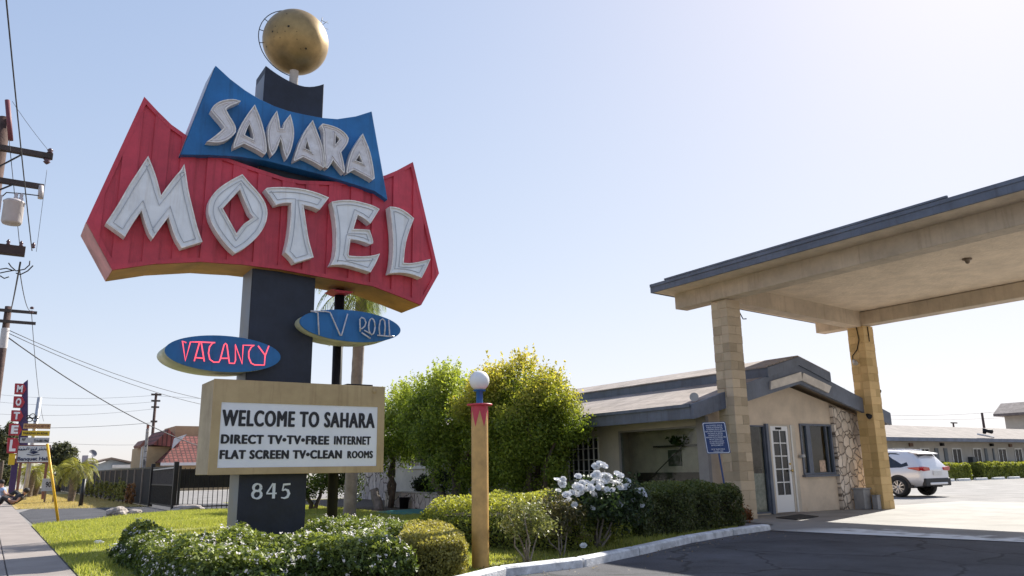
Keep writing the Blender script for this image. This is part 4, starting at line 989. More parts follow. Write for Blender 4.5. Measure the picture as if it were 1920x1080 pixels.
# white rose bush
rb = Vector((7.35, 9.0, 0)); rose = thing('rose_bush', 'rose bush covered with large white blooms behind the white kerb', 'rose bush', rb)
p, nr = crown_points((7.4, 9.0, .62), (.72, .60, .32), 9000, 61, 46, .22, .2)
leaf_mesh('foliage', p, nr, .06, leaf_material('rose leaf', (.012, .025, .010), (.06, .095, .03), .25), rose, 61)
shrub_stems(rose, rb, [(7.0, 8.9, .6), (7.25, 8.8, .7), (7.5, 9.2, .75), (7.75, 8.9, .6), (7.95, 9.1, .55), (6.9, 9.2, .55), (7.45, 8.85, 1.1)], .022, pale_bark, seed=6)
petal = leaf_material('rose petal', (.76, .76, .77), (.86, .86, .86), .25, rough=.6, through=(1, 1, 1))
def bloom(seed, r):
    rng = random.Random(seed); mb = MB()
    for ring, (k, rad, tilt) in enumerate(((6, r, .35), (6, r*.78, .75), (5, r*.5, 1.15))):
        for i in range(k):
            t = 6.283*i/k+ring*.5+rng.uniform(-.1, .1); d = Vector((math.cos(t), math.sin(t), 0)); u = Vector((-d.y, d.x, 0)); z = Vector((0, 0, 1))
            e = d*math.cos(tilt)+z*math.sin(tilt); w = rad*.62
            c0 = d*rad*.1
            mb.add([c0, c0+e*rad*.55-u*w, c0+e*rad-u*w*.55+z*rad*.06, c0+e*rad*1.08-z*rad*.05, c0+e*rad+u*w*.55+z*rad*.06, c0+e*rad*.55+u*w], [(0, 1, 2, 3, 4, 5)])
    return mb
bl_px = zoomed([(565,70),(610,85),(525,95),(325,205),(155,235),(95,250),(140,285),(490,200),(535,185),(560,200),(625,190),(670,200),(640,220),(765,180),(795,195),(310,290),(370,280),(430,285),(345,330),(300,330),(400,350),(465,330),(365,385),(290,400),(520,270),(600,265),(660,275),(690,270),(545,330),(590,345),(610,380),(650,350),(705,360),(490,400),(505,430),(675,415),(765,280),(790,250),(880,255),(800,330),(840,330),(880,310),(990,360),(1035,370),(1060,405),(795,515),(885,485),(945,470),(900,545),(1040,530),(485,560),(285,525),(220,455),(190,475),(100,365),(200,415),(170,660),(385,985),(250,385),(565,300)], 1030, 860, 6)
bloom_meshes = []
for i, (x, y) in enumerate(bl_px):
    rng = random.Random(i); Yd = 8.36+rng.uniform(0, .3)
    q = on_y(x, y, Yd); r = rng.uniform(.036, .060)*(1.05 if y < 930 else .9)
    if i < 6: o = bloom(i, .048).build('bloom', petal, None, recalc=False); bloom_meshes.append(o.data)
    else: o = bpy.data.objects.new('bloom', bloom_meshes[i % 6]); COL.objects.link(o)
    o.parent = rose; o.location = q-Vector(rose.location); o.scale = (r/.048,)*3
    o.rotation_euler = Vector((-.3+rng.uniform(-.5, .5), -.8+rng.uniform(-.3, .3), .9+rng.uniform(-.5, .5))).to_track_quat('Z', 'Y').to_euler()
# thin sparse shrub, another thin plant, and small plants
sb = Vector((5.62, 8.2, 0)); sp_ = thing('sparse_shrub', 'thin shrub with bare forked stems and pale leaves just right of the gold lamp post', 'shrub', sb)
p, nr = crown_points((5.66, 8.25, .52), (.42, .36, .24), 2300, 71, 34, .14, .2)
leaf_mesh('foliage', p, nr, .045, leaf_material('pale shrub leaf', (.07, .09, .03), (.30, .30, .13), .3), sp_, 71)
shrub_stems(sp_, sb, [(5.35, 8.2, .6), (5.5, 8.1, .7), (5.75, 8.3, .72), (5.95, 8.3, .55), (5.6, 8.5, .6)], .016, pale_bark, seed=3)
sb = Vector((6.45, 8.6, 0)); sp_ = thing('sparse_shrub', 'small reddish leaved shrub growing between the thin shrub and the rose bush', 'shrub', sb)
p, nr = crown_points((6.45, 8.65, .5), (.42, .36, .3), 2400, 73, 34, .15, .2)
leaf_mesh('foliage', p, nr, .05, leaf_material('dusky shrub leaf', (.04, .05, .02), (.17, .14, .07), .3), sp_, 73)
shrub_stems(sp_, sb, [(6.3, 8.6, .6), (6.5, 8.5, .7), (6.65, 8.7, .6), (6.2, 8.8, .5)], .012, pale_bark, seed=4)
sb = Vector((12.95, 11.2, 0)); sp_ = thing('flower_clump', 'low clump of orange red plants at the foot of the grey block column', 'plant', sb)
p, nr = crown_points((12.95, 11.2, .14), (.42, .38, .16), 1500, 75, 26, .1, .2)
leaf_mesh('foliage', p, nr, .055, leaf_material('rusty leaf', (.05, .03, .012), (.30, .10, .03), .3), sp_, 75)
rk = material('boulder stone', (.42, .37, .33), .9, vary=.35, vscale=5, bump=.8, bscale=14)
def boulder(c, r, label, seed, group=None, mat=None):
    rng = np.random.default_rng(seed); mb = MB().sphere((0, 0, 0), 1, 18, 11); v = np.array(mb.v)
    v *= (1+.26*smooth_noise(v*1.0, seed, 2.6)+.14*smooth_noise(v, seed+1, 7))[:, None]
    v = v*np.array(r)+np.array(c); mb.v = [tuple(x) for x in v]; mb.smooth = [False]*len(mb.f)
    return tag(mb.build('boulder', mat or rk), label, 'rock', group)
q = on_z(1125, 1022); boulder((q.x+.5, q.y+.6, .1), (.42, .28, .30), 'grey boulder half hidden under the white rose bush', 3)
q = on_z(1070, 1008); boulder((q.x, q.y, .12), (.16, .12, .26), 'upright pale stone left of the rose stems', 5)
q = on_z(575, 1002); boulder((4.9, 13.2, .12), (.22, .2, .24), 'rounded stone at the right foot of the sign pillar', 7)

# ------------------------------------------------------------------ trees
def limb(mb, a, b, r0, r1, seed, n=6, wob=.06):
    rng = random.Random(seed); a, b = Vector(a), Vector(b); L = (b-a).length; pts = [a]
    for i in range(1, n): pts.append(a.lerp(b, i/n)+Vector((rng.uniform(-1, 1), rng.uniform(-1, 1), rng.uniform(-.4, .4)))*wob*L)
    pts.append(b); mb.tube(pts, [r0+(r1-r0)*i/n for i in range(n+1)], 8)
def shoots(c, rad, n, seed, h=.5, per=26):
    """upright leafy shoots breaking the crown's outline"""
    rng = np.random.default_rng(seed); P, N = [], []
    for _ in range(n):
        t = rng.uniform(0, 6.283); ph = rng.uniform(.0, 1.25); d = np.array([math.cos(t)*math.sin(ph), math.sin(t)*math.sin(ph), math.cos(ph)])
        b = np.array(c)+d*np.array(rad)*.93; l = h*rng.uniform(.4, 1.2); dr = d*.45+np.array([0, 0, 1])+rng.normal(0, .15, 3)
        s = rng.uniform(0, 1, per)[:, None]; P.append(b+dr*l*s+rng.normal(0, .045, (per, 3))*(1.2-s)); N.append(rng.normal(0, 1, (per, 3)))
    return np.concatenate(P), np.concatenate(N)
def bushy_tree(label, base, c, rad, n, leafm, seed, trunks, cl=120, cr=.42, size=.085, nshoots=70, sh=.5, tip_low=.3, name='bushy_tree', extra=()):
    t = thing(name, label, 'tree', base)
    p, nr = crown_points(c, rad, n, seed, cl, cr, .45)
    P, N = [p], [nr]
    for (c2, r2, n2, cl2) in extra:
        a, b = crown_points(c2, r2, n2, seed+3, cl2, cr*.9, .4); P.append(a); N.append(b)
    if nshoots: a, b = shoots(c, rad, nshoots, seed+1, sh); P.append(a); N.append(b)
    p, nr = np.concatenate(P), np.concatenate(N); rng = np.random.default_rng(seed)
    d = (p-np.array(c))/np.array(rad); yv = np.clip((np.linalg.norm(d, axis=1)-.75)*2.2, 0, 1)*np.clip((d[:, 2]+tip_low)*1.3, 0, 1)*rng.uniform(.3, 1, len(p))
    leaf_mesh('crown', p, nr, size, leafm, t, seed, .5, yv)
    mb = MB()
    for i, (a, b, r) in enumerate(trunks): limb(mb, a, b, r, r*.35, seed+i)
    mb.build('trunk', bark, t)
    return t
leaf_a = leaf_material('left bush leaf', (.07, .11, .02), (.26, .34, .06), .45, tip=(.46, .50, .11))
leaf_b = leaf_material('right bush leaf', (.07, .11, .018), (.27, .34, .055), .45, tip=(.66, .54, .12))
bushy_tree('tall rounded bush with bronze yellow top between the gold lamp post and the office window', (11.9, 17.0, 0), (11.75, 17.3, 2.5), (1.35, 1.8, 1.32), 70000, leaf_b, 81,
           [((11.9, 17, -.05), (11.2, 16.2, 2.4), .10), ((11.95, 17.05, -.05), (12.4, 17.6, 2.6), .10), ((11.9, 16.9, 0), (11.9, 15.9, 2.2), .08), ((11.9, 17.1, 0), (11.6, 18.2, 2.3), .08)], 110, .44, .08, 120, .42, .2,
           extra=[((11.8, 17.3, 1.25), (1.1, 1.5, .9), 14000, 40)])
bushy_tree('green bush with several leaning trunks between the message board and the gold lamp post', (11.1, 20.2, 0), (11.05, 20.4, 2.65), (1.35, 2.2, 1.2), 46000, leaf_a, 91,
           [((11.2, 19.9, -.05), (10.6, 21.6, 2.4), .10), ((11.15, 19.8, -.05), (11.2, 19.6, 2.8), .13), ((11.1, 20, 0), (11.4, 18.9, 2.2), .09), ((11.2, 19.7, 0), (10.8, 20.4, 3.0), .08)], 95, .44, .085, 90, .42, .2,
           extra=[((11.1, 19.3, 1.4), (.9, 1.0, 1.0), 7000, 26)])
bushy_tree('smaller green tree whose crown shows just right of the message board', (10.9, 23.6, 0), (10.75, 23.0, 2.4), (1.3, 1.5, 1.1), 19000, leaf_a, 101,
           [((10.9, 23.6, -.05), (10.6, 23.0, 2.2), .11), ((10.9, 23.6, .4), (11.2, 23.9, 2.3), .08)], 70, .42, .09, 30, .35, .2)
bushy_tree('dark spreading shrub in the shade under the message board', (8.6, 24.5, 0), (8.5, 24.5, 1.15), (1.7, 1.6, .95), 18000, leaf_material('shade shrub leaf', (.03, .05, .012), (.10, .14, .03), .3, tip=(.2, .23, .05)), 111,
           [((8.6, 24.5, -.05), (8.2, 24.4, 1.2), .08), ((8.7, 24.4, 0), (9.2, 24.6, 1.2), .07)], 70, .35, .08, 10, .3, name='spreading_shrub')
# palm behind the sign
palm_bark = material('ringed palm bark', (.30, .26, .235), .9, vary=.3, vscale=4, bump=.3, bscale=20)
def frond(mb_pts, base, d, L, droop, seed, lw=.42, n=26):
    """leaf blades along a curved rib; returns rib points and blade quads"""
    rng = random.Random(seed); d = Vector(d).normalized(); rib = []; p = Vector(base); v = d.copy()
    for i in range(n+1):
        rib.append(p.copy()); v = (v+Vector((0, 0, -droop*(.3+1.4*i/n)/n*3))).normalized(); p = p+v*(L/n)
    vs, fs = [], []
    for i in range(4, n):
        f = i/n; t = (rib[i+1]-rib[i]).normalized(); s = t.cross(Vector((0, 0, 1)))
        if s.length < 1e-3: s = Vector((1, 0, 0))
        s.normalize(); l = lw*math.sin(math.pi*min(1, f*.85+.12))*rng.uniform(.8, 1.15)
        for sg in (-1, 1):
            tip = rib[i]+(s*sg*.8+t*.55+Vector((0, 0, -.35-rng.uniform(0, .3)))).normalized()*l; w = t*(L/n*.42)
            mid = rib[i].lerp(tip, .5)+Vector((0, 0, .02)); o = len(vs)
            vs += [rib[i]-w*.6, rib[i]+w*.6, mid+w*.5, tip, mid-w*.5]; fs.append((o, o+1, o+2, o+3, o+4))
    mb_pts.add(vs, fs)
    return rib
def palm(label, base, top, r0, r1, nf, L, leafm, seed, droop=.9, lw=.42, group=None, name='palm_tree', mat=None, lean=.0, elev=(-.3, 1.0), rings=True, lop=0.):
    t = thing(name, label, 'palm tree', base, group); rng = random.Random(seed); base, top = Vector(base), Vector(top); left = Vector((-.83, .55, 0))
    mb = MB(); n = 34; pts = []; rs = []
    for i in range(n+1):
        f = i/n; pts.append(base.lerp(top, f)+Vector((lean*math.sin(f*math.pi), 0, 0))+Vector((0, 0, -.06 if i == 0 else 0))); rs.append((r0+(r1-r0)*f**.7)*(1+(.05 if rings and i % 2 else 0)))
    mb.tube(pts, rs, 14).build('trunk', mat or palm_bark, t)
    for k in range(nf):
        a = 6.283*(k*.381966)+rng.uniform(-.2, .2); e = elev[0]+(elev[1]-elev[0])*(k+.5)/nf
        fr = MB(); rib = frond(fr, top+Vector((math.cos(a), math.sin(a), 0))*r1*.6, (math.cos(a)*math.cos(e), math.sin(a)*math.cos(e), math.sin(e)), L*rng.uniform(.85, 1.1)*(1+lop*(math.cos(a)*left.x+math.sin(a)*left.y)), droop*rng.uniform(.8, 1.2), seed*50+k, lw)
        fr.tube(rib[::3], [.018*L/2*(1-.8*i/len(rib[::3])) for i in range(len(rib[::3]))], 5)
        fr.build('frond', leafm, t, recalc=False)
    return t
palm_leaf = leaf_material('palm blade', (.10, .15, .03), (.34, .38, .10), .4)
palm('tall palm with ringed grey trunk standing behind the sign', (7.48, 18.55, 0), (7.1, 17.25, 5.5), (.155), .13, 30, 1.35, palm_leaf, 7, 1.15, .42, elev=(-.9, 1.1), lop=.35)

# ------------------------------------------------------------------ planter, hose, bucket, stump by the far end of the office
pa, pb_ = on_z(722, 951), on_z(866, 958)
pl = thing('planter_wall', 'low crazy paved stone planter wall in the shade behind the lamp post', 'wall', ((pa.x+pb_.x)/2, (pa.y+pb_.y)/2, 0))
stone_y = stone_material('planter flagstone', (.40, .34, .31), (.68, .60, .54), (.10, .075, .065), 2.6, 'yz', .04)
MB().box(11.1, pb_.y-.3, -.05, 11.5, pa.y+.3, .46).build('stone_face', stone_y, pl, bevel=.02)
MB().box(11.08, pb_.y-.32, .462, 11.52, pa.y+.32, .50).build('coping', material('planter coping', (.45, .40, .36), .9, vary=.3, bump=.4), pl, bevel=.015)
MB().box(13.45, 29.2, -.02, 13.598, 33.5, 1.35).build('stone_panel', stone_y, office)
dkl = leaf_material('planter leaf', (.012, .022, .010), (.05, .075, .028), .25)
for i, (y, h, lab) in enumerate(((23.4, .55, 'leftmost dark leafy plant above the stone planter, under the small window'), (22.4, .75, 'tall narrow dark plant in the middle of the stone planter'), (21.2, .85, 'widest dark bushy plant at the right of the stone planter'))):
    t = thing('planter_shrub', lab, 'shrub', (12.0, y, .3), 'shrubs in the stone planter')
    p, nr = crown_points((12.0, y, .45+h*.5), (.35, .42, h*.62), 2200, 120+i, 26, .18, .2); leaf_mesh('foliage', p, nr, .08, dkl, t, 120+i)
    MB().tube([(12, y, .0), (12.02, y+.02, .5+h*.5)], .03, 6).build('stems', bark, t)
bk = on_z(770, 953); t = thing('bucket', 'black bucket in front of the stone planter wall', 'bucket', (10.9, bk.y+1, 0)); bx, by = 10.85, (pa.y+pb_.y)/2+.4
t.location = (bx, by, 0)
MB().lathe([(.001, .006), (.13, .006), (.155, .33), (.165, .335), (.165, .35), (.15, .35), (.125, .03), (.001, .03)], (bx, by, 0), 20).build('pail', black_metal, t)
MB().tube([(bx-.16*math.cos(i*.314), by+.02, .34+.16*math.sin(i*.314)) for i in range(11)], .006, 5).build('handle', lampmetal, t)
hz_ = [on_z(x, y) for x, y in [(705, 963), (740, 960), (775, 957), (800, 959), (845, 961), (850, 964), (800, 966), (760, 968), (720, 965)]]
t = MB().prism([(p.x, p.y) for p in hz_], .016, .05, 'z').build('tarp', material('teal tarp', (.01, .20, .20), .5, vary=.35, vscale=5, bump=.8, bscale=7))
tag(t, 'teal plastic tarp spread on the ground before the stone planter', 'tarp')
st = on_z(712, 956); t = thing('tree_stump', 'bare leaning grey tree stump left of the stone planter', 'stump', (st.x, st.y, 0))
limb(sm := MB(), (st.x, st.y, -.05), (st.x-.1, st.y+.25, .62), .16, .12, 5, 5, .03); sm.build('trunk', pale_bark, t)

# dry leaves blown along the kerb and over the bed
rng = np.random.default_rng(404); n = 420
t_ = rng.uniform(0, 1, n); a_, b_ = np.array(KERB[1]), np.array(KERB[6]); base_ = a_[None]*(1-t_[:, None])+b_[None]*t_[:, None]
off_ = np.where(rng.uniform(0, 1, n) < .45, -rng.exponential(.18, n)-.1, rng.uniform(.12, .9, n)); nrm_ = np.array([-.25, .97, 0])
pp = base_+nrm_[None]*off_[:, None]; pp[:, 2] = np.where(off_ > 0, .03, .008)
lv = leaf_mesh('fallen_leaves', pp, np.tile([0, 0, 1.0], (n, 1)), .035, leaf_material('fallen leaf', (.10, .06, .03), (.42, .32, .16), .1), None, 404, .55, jitter=.25)
tag(lv, 'dry fallen leaves scattered along the white kerb and the bed edge', 'leaves'); lv['kind'] = 'stuff'
# ------------------------------------------------------------------ motel wing beyond the car park
MY = 29.0
wing_wall = material('wing stucco', (.48, .44, .39), .9, vary=.12, vscale=1, bump=.4, bscale=60)
wing = thing('motel_wing', 'long low motel wing with grey doors and white windows beyond the car park', 'building', (60, MY, 0))
def my(x, y): p = on_y(x, y, MY); return p.x, p.z
wx0, wx1 = 34, 100
wall_parts = [(wx0, wx1)]
win_px = [((1672, 834), (1698, 862)), ((1722, 831), (1744, 862)), ((1782, 831), (1804, 863)), ((1821, 831), (1841, 861)), ((1868, 831), (1888, 860)), ((1899, 831), (1917, 858)), ((1640, 834), (1664, 862))]
door_px = [((1750, 831), (1763, 880)), ((1767, 831), (1780, 880)), ((1843, 831), (1855, 880)), ((1858, 831), (1868, 880)), ((1654, 831), (1666, 880)), ((1918, 831), (1930, 880))]
holes = []; wing_glass = glass_material('wing window glass', (.018, .02, .024), .15, spec=.08)
for (a, b) in win_px:
    x0, z1 = my(*a); x1, z0 = my(*b); holes.append([(x0, .95), (x1, .95), (x1, 2.12), (x0, 2.12)])
MB().box(wx0, MY, -.1, wx1, MY+.2, 2.75).build('wall', wing_wall, wing)
for h in holes: 
    wv = rect_window('window', h, 'y', MY-.03, .09, white_paint, wing_glass, wing, depth=.02, bars=[('v', (h[0][0]+h[1][0])/2, .07)])
door_grey = material('grey door paint', (.13, .145, .16), .6, vary=.2)
for a, b in door_px:
    x0, _ = my(*a); x1, _ = my(*b)
    d = MB().box(x0, MY-.06, .05, x1, MY-.005, 2.1).build('door', door_grey, wing)
MB().prism([(27.9, 2.58), (27.9, 2.72), (32.5, 3.86), (37.2, 2.72), (37.2, 2.58), (32.5, 3.72)], wx0-.6, wx1, 'x').build('roof', tile_material('wing shingles', (.26, .225, .205), (.21, .18, .165), (.16, .135, .12), .9, .16, (0, 0, 0), bump=.3, mortar=.01), wing)
MB().box(wx0-.6, 27.84, 2.5, wx1, 27.895, 2.74).build('fascia', slate_paint, wing)
MB().box(wx0-.6, 27.9, 2.52, wx1, 28.995, 2.56).build('soffit', beam_paint, wing)
lampb = MB()
for xq in (1763, 1856):
    x, z = my(xq, 829); MB().box(x-.12, MY-.2, 2.25, x+.12, MY-.005, 2.45).build('door_lamp', black_metal, wing)
for xq in (1706, 1892):
    x, z = my(xq, 829); MB().box(x-.2, MY-.1, 2.2, x+.2, MY-.005, 2.42).build('wall_vent', material('rust vent', (.20, .12, .09), .8, vary=.3), wing)
x, z = my(1818, 860); MB().box(x-.25, MY-.35, .3, x+.25, MY-.01, 1.5).build('machine', material('dark machine', (.05, .06, .07), .5), wing)
two = thing('two_storey_block', 'two storey motel block rising behind the low wing at the right edge', 'building', (92, 38, 0))
p0 = far_at(1886, 800, 80); tx, ty = p0.x, p0.y-4
MB().box(tx, ty, -.1, tx+30, ty+4, 5.9).build('wall', wing_wall, two)
MB().prism([(tx-1.2, 5.7), (tx-1.2, 5.95), (tx+.8, 7.1), (tx+30, 7.1), (tx+30, 5.7)], ty-1.0, ty+4.5).build('roof', shingle, two)
MB().box(tx-1.25, ty-1.06, 5.6, tx+30, ty-1.005, 5.95).build('fascia', material('mauve fascia', (.30, .20, .22), .6), two)
rect_window('window', [(tx+2.6, 3.9), (tx+5.6, 3.9), (tx+5.6, 5.3), (tx+2.6, 5.3)], 'y', ty-.03, .1, white_paint, dark_glass, two, depth=.02, bars=[('v', tx+4.1, .1)])
# parking hedges, wheel stops
h1a, h1b = on_z(1768, 899), on_z(1826, 893)
hedge('parking_hedge', 'bright clipped hedge right behind the silver car in front of the motel wing', 47.5, 26.7, 53.5, 28.0, 1.05, 26000, .13, lime_leaf, 131, amp=.06, young=True)
hedge('parking_hedge', 'clipped hedge farther right along the motel wing, near the picture edge', 55.5, 26.9, 66.5, 28.2, 1.05, 36000, .13, lime_leaf, 132, amp=.06, young=True)
hedge('parking_hedge', 'end of a third hedge cut by the right picture edge', 68.8, 26.9, 76, 28.2, 1.1, 16000, .13, lime_leaf, 133, amp=.06, young=True)
stop_mat = material('white wheel stop', (.66, .66, .64), .8, vary=.2, vscale=3)
first = None
labs = ['wheel stop just right of the silver car, partly by the first hedge', 'second white wheel stop from the silver car', 'middle white wheel stop between the two parking hedges', 'fourth white wheel stop, before the second hedge', 'white wheel stop farthest right on the car park']
for i, xq in enumerate((1776, 1806, 1839, 1872, 1901)):
    d = ray(xq, 898); X = 26.2*d.x/d.y
    if first is None:
        first = MB().prism([(-.10, 0), (-.08, .12), (-.05, .14), (.05, .14), (.08, .12), (.10, 0)], -.72, .72, 'x').build('wheel_stop', stop_mat); first.location = (X, 26.2, 0); o = first
    else: o = copy_tree(first, (X, 26.2, 0))
    tag(o, labs[i], 'wheel stop', 'white wheel stops before the motel wing')
# roof lamp and antenna on the wing
t = thing('roof_floodlight', 'pair of floodlights on a bracket near the edge of the wing roof', 'floodlight', (*(q := on_y(1845, 813, 28.2))[:2], q.z))
MB().tube([(q.x-.9, q.y, q.z-.05), (q.x+1.1, q.y-.1, q.z-.25)], .06, 6).build('bracket', lampmetal, t); MB().tube([(q.x, q.y, q.z), (q.x+.1, q.y-.1, q.z+.3)], [.1, .2], 8).build('lamp_head', black_metal, t); MB().tube([(q.x+.3, q.y, q.z+.2), (q.x+.8, q.y-.15, q.z+.15)], [.1, .17], 8).build('lamp_head', black_metal, t)

# ------------------------------------------------------------------ silver car (heads +Y, its left side towards us)
cx, cy0 = 27.22, 14.72
car = thing('parked_car', 'silver compact crossover parked in the sun beyond the golden column', 'car', (cx, 16.9, 0))
silver = material('silver car paint', (.72, .72, .74), .28, metal=.25, coat=.6)
trim = material('black car trim', (.018, .018, .02), .6)
cglass = glass_material('car glass', (.012, .014, .018), .05)
ST = [  # y, half width, bottom, shoulder z, roof z, roof half width
 (0.00, .70, .42, .86, .90, .66), (0.05, .82, .38, .95, 1.02, .70), (.20, .88, .36, .99, 1.24, .66), (.42, .895, .34, 1.00, 1.50, .60), (.62, .905, .30, 1.00, 1.545, .595), (1.0, .91, .26, .995, 1.575, .61),
 (1.6, .91, .25, .98, 1.60, .62), (2.3, .91, .25, .965, 1.585, .62), (2.75, .91, .25, .955, 1.50, .60), (3.25, .91, .26, .95, 1.15, .64), (3.45, .905, .27, .945, 1.00, .72), (4.0, .86, .30, .88, .93, .70), (4.3, .78, .34, .76, .80, .62), (4.44, .62, .38, .66, .68, .50)]
def car_pt(i, s, k):
    y, w, zb, zs, zr, wr = ST[i]
    prof = [(.55*w, zb), (.93*w, zb+.02), (w, zb+.22), (w, (zb+zs)/2+.05), (.985*w, zs-.06), (.955*w, zs), (wr+(.955*w-wr)*.5, zs+(zr-zs)*.5), (wr, zr-.045), (wr*.75, zr-.01), (0, zr)]
    px, pz = prof[k]; return Vector((cx+s*px, cy0+y, pz))
body = MB(); nk = 10
for s in (-1, 1):
    vs = [car_pt(i, s, k) for i in range(len(ST)) for k in range(nk)]
    body.add(vs, [(i*nk+k, i*nk+k+1, (i+1)*nk+k+1, (i+1)*nk+k) for i in range(len(ST)-1) for k in range(nk-1)], True)
for i in (0, len(ST)-1):
    ring = [car_pt(i, -1, k) for k in range(nk)]+[car_pt(i, 1, k) for k in range(nk-1)][::-1]; body.add(ring, [tuple(range(len(ring)))])
bo = body.build('body', silver, car)
def side_strip(name, mat, k_fun, pts, s=-1, out=.006, parent=car):
    """polygon on the car's side given as (y, height fraction between shoulder and roof)"""
    vs = []
    for y, f in pts:
        for i in range(len(ST)-1):
            if ST[i][0] <= y <= ST[i+1][0]: break
        t = (y-ST[i][0])/(ST[i+1][0]-ST[i][0])
        zs, zr, w, wr = [ST[i][q]+(ST[i+1][q]-ST[i][q])*t for q in (3, 4, 1, 5)]
        x = .955*w+(wr-.955*w)*f; z = zs+(zr-.045-zs)*f; vs.append((cx+s*(x+out), cy0+y, z+.003))
    return MB().add(vs, [tuple(range(len(vs)))]).build(name, mat, parent, recalc=False)
for s in (-1, 1):
    side_strip('side_window', cglass, None, [(.50, .10), (.72, .72), (1.0, .90), (1.55, .92), (1.55, -.02), (.75, -.02)], s)
    side_strip('side_window', cglass, None, [(1.62, .06), (1.62, .88), (2.3, .88), (2.45, .80), (2.45, .06)], s)
    side_strip('side_window', cglass, None, [(2.52, .06), (2.52, .78), (2.75, .74), (3.22, .2), (3.25, .06)], s)
    MB().tube([(cx+s*.60, cy0+.75, 1.575), (cx+s*.62, cy0+1.2, 1.625), (cx+s*.62, cy0+2.1, 1.635), (cx+s*.60, cy0+2.5, 1.585)], .018, 6).build('roof_rail', silver, car)
    MB().box(cx+s*.86, cy0+.36, .30, cx+s*.925, cy0+4.1, .40).build('sill_trim', trim, car)
# rear window, lamps, plate, bumper, spoiler
MB().add([(cx-.56, cy0+.115, 1.07), (cx+.56, cy0+.115, 1.07), (cx+.50, cy0+.36, 1.44), (cx-.50, cy0+.36, 1.44)], [(0, 1, 2, 3)]).build('rear_window', cglass, car)
MB().prism([(cy0+.22, 1.42), (cy0+.5, 1.47), (cy0+.62, 1.535), (cy0+.20, 1.455)], cx-.60, cx+.60, 'x').build('spoiler', silver, car)
MB().box(cx-.80, cy0-.03, .36, cx+.80, cy0+.12, .62).build('bumper', trim, car, bevel=.03)
MB().box(cx-.55, cy0-.05, .40, cx+.55, cy0+.05, .48).build('skid_plate', silver, car, bevel=.02)
tail = material('red tail lamp', (.45, .01, .012), .15, coat=.5)
for s in (-1, 1):
    MB().prism([(cx+s*.42, .88), (cx+s*.80, .86), (cx+s*.88, .96), (cx+s*.80, 1.01), (cx+s*.45, .98)], cy0-.02, cy0+.16).build('tail_lamp', tail, car, bevel=.02)
    MB().prism([(cy0+.10, .87), (cy0+.48, .95), (cy0+.52, .985), (cy0+.10, 1.0)], cx+s*.80, cx+s*.912, 'x').build('tail_lamp', tail, car, bevel=.015)
MB().box(cx-.26, cy0-.03, .72, cx+.26, cy0+.04, .86).build('licence_plate', white_paint, car)
# wheel arches and wheels
tyre_m = material('tyre rubber', (.015, .015, .016), .8); rim_m = material('alloy rim', (.55, .55, .57), .3, metal=.8)
for s in (-1, 1):
    for wy_ in (.88, 3.55):
        xw = cx+s*.80
        ar = []
        for i in range(17):
            t = math.pi*i/16; ar.append((cy0+wy_+.42*math.cos(t), .345+.40*math.sin(t)))
        inn = [(cy0+wy_+.345*math.cos(math.pi*i/16), .345+.335*math.sin(math.pi*i/16)) for i in range(17)][::-1]
        MB().prism(ar+inn, cx+s*.86, cx+s*.932, 'x').build('wheel_arch', trim, car)
        MB().prism(inn[::-1], cx+s*.84, cx+s*.918, 'x').build('wheel_well', trim, car)
        c = Vector((cx+s*.80, cy0+wy_, .335)); wl_ = thing('wheel', '', '', c-Vector(car.location)); wl_.parent = car; del wl_['label']; del wl_['category']
        wl_.location = c-Vector(car.location)
        wr_ = s
        MB().lathe([(.215, -.11*wr_), (.30, -.115*wr_), (.33, -.08*wr_), (.335, 0), (.33, .08*wr_), (.30, .115*wr_+.03*s), (.225, .12*wr_+.03*s), (.215, .10*wr_)], c+Vector((s*.03, 0, 0)), 32, 'x').build('tyre', tyre_m, wl_)
        rm = MB().lathe([(.225, s*.115), (.215, s*.145), (.205, s*.115), (.20, s*.06), (.001, s*.05)], c+Vector((s*.03, 0, 0)), 32, 'x')
        rm.lathe([(.05, s*.10), (.055, s*.14), (.001, s*.15)], c+Vector((s*.03, 0, 0)), 16, 'x')
        for k5 in range(5):
            for dk in (-.16, .16):
                t = 6.283*k5/5+dk; a = c+Vector((s*.165, .045*math.cos(t), .045*math.sin(t))); b = c+Vector((s*.165, .21*math.cos(t+dk*.6), .21*math.sin(t+dk*.6))); rm.beam(a, b, .03, .028)
        rm.build('rim', rim_m, wl_)
        MB().lathe([(.001, s*.075), (.198, s*.078)], c, 24, 'x').build('brake_disc', trim, wl_)

# ------------------------------------------------------------------ left: fence, gate, driveway things
iron = material('black iron', (.012, .011, .011), .5, vary=.3)
dark_sheet = material('dark screen and shade sheet', (.022, .019, .017), .85, vary=.4, vscale=3)
fx = 5.2
f1 = thing('screened_fence', 'long dark screened fence running away beside the dry lawn', 'fence', (fx, 60, 0))
FH = 1.45
MB().box(fx-.012, 32.5, .08, fx+.012, 100, FH-.06).build('screen', dark_sheet, f1)
rl = MB().box(fx-.03, 32.5, FH-.055, fx+.03, 100, FH); rl.build('rail', iron, f1); MB().box(fx-.03, 32.5, .03, fx+.03, 100, .075).build('rail', iron, f1)
pale_post = material('pale fence post', (.33, .27, .22), .6, vary=.3)
for i in range(34): MB().box(fx-.06, 32.45+2.0*i, 0, fx-.015, 32.51+2.0*i, FH-.05).build('post', pale_post, f1)
gt = thing('driveway_gate', 'black iron driveway gate with tall posts at the end of the side driveway', 'gate', (fx, 30, 0))
for y in (32.42, 28.0): MB().box(fx-.07, y-.07, 0, fx+.07, y+.07, 1.56).build('gate_post', iron, gt, bevel=.008)
for z in (.10, .78, 1.38): MB().box(fx-.025, 28.08, z, fx+.025, 32.34, z+.05).build('gate_rail', iron, gt)
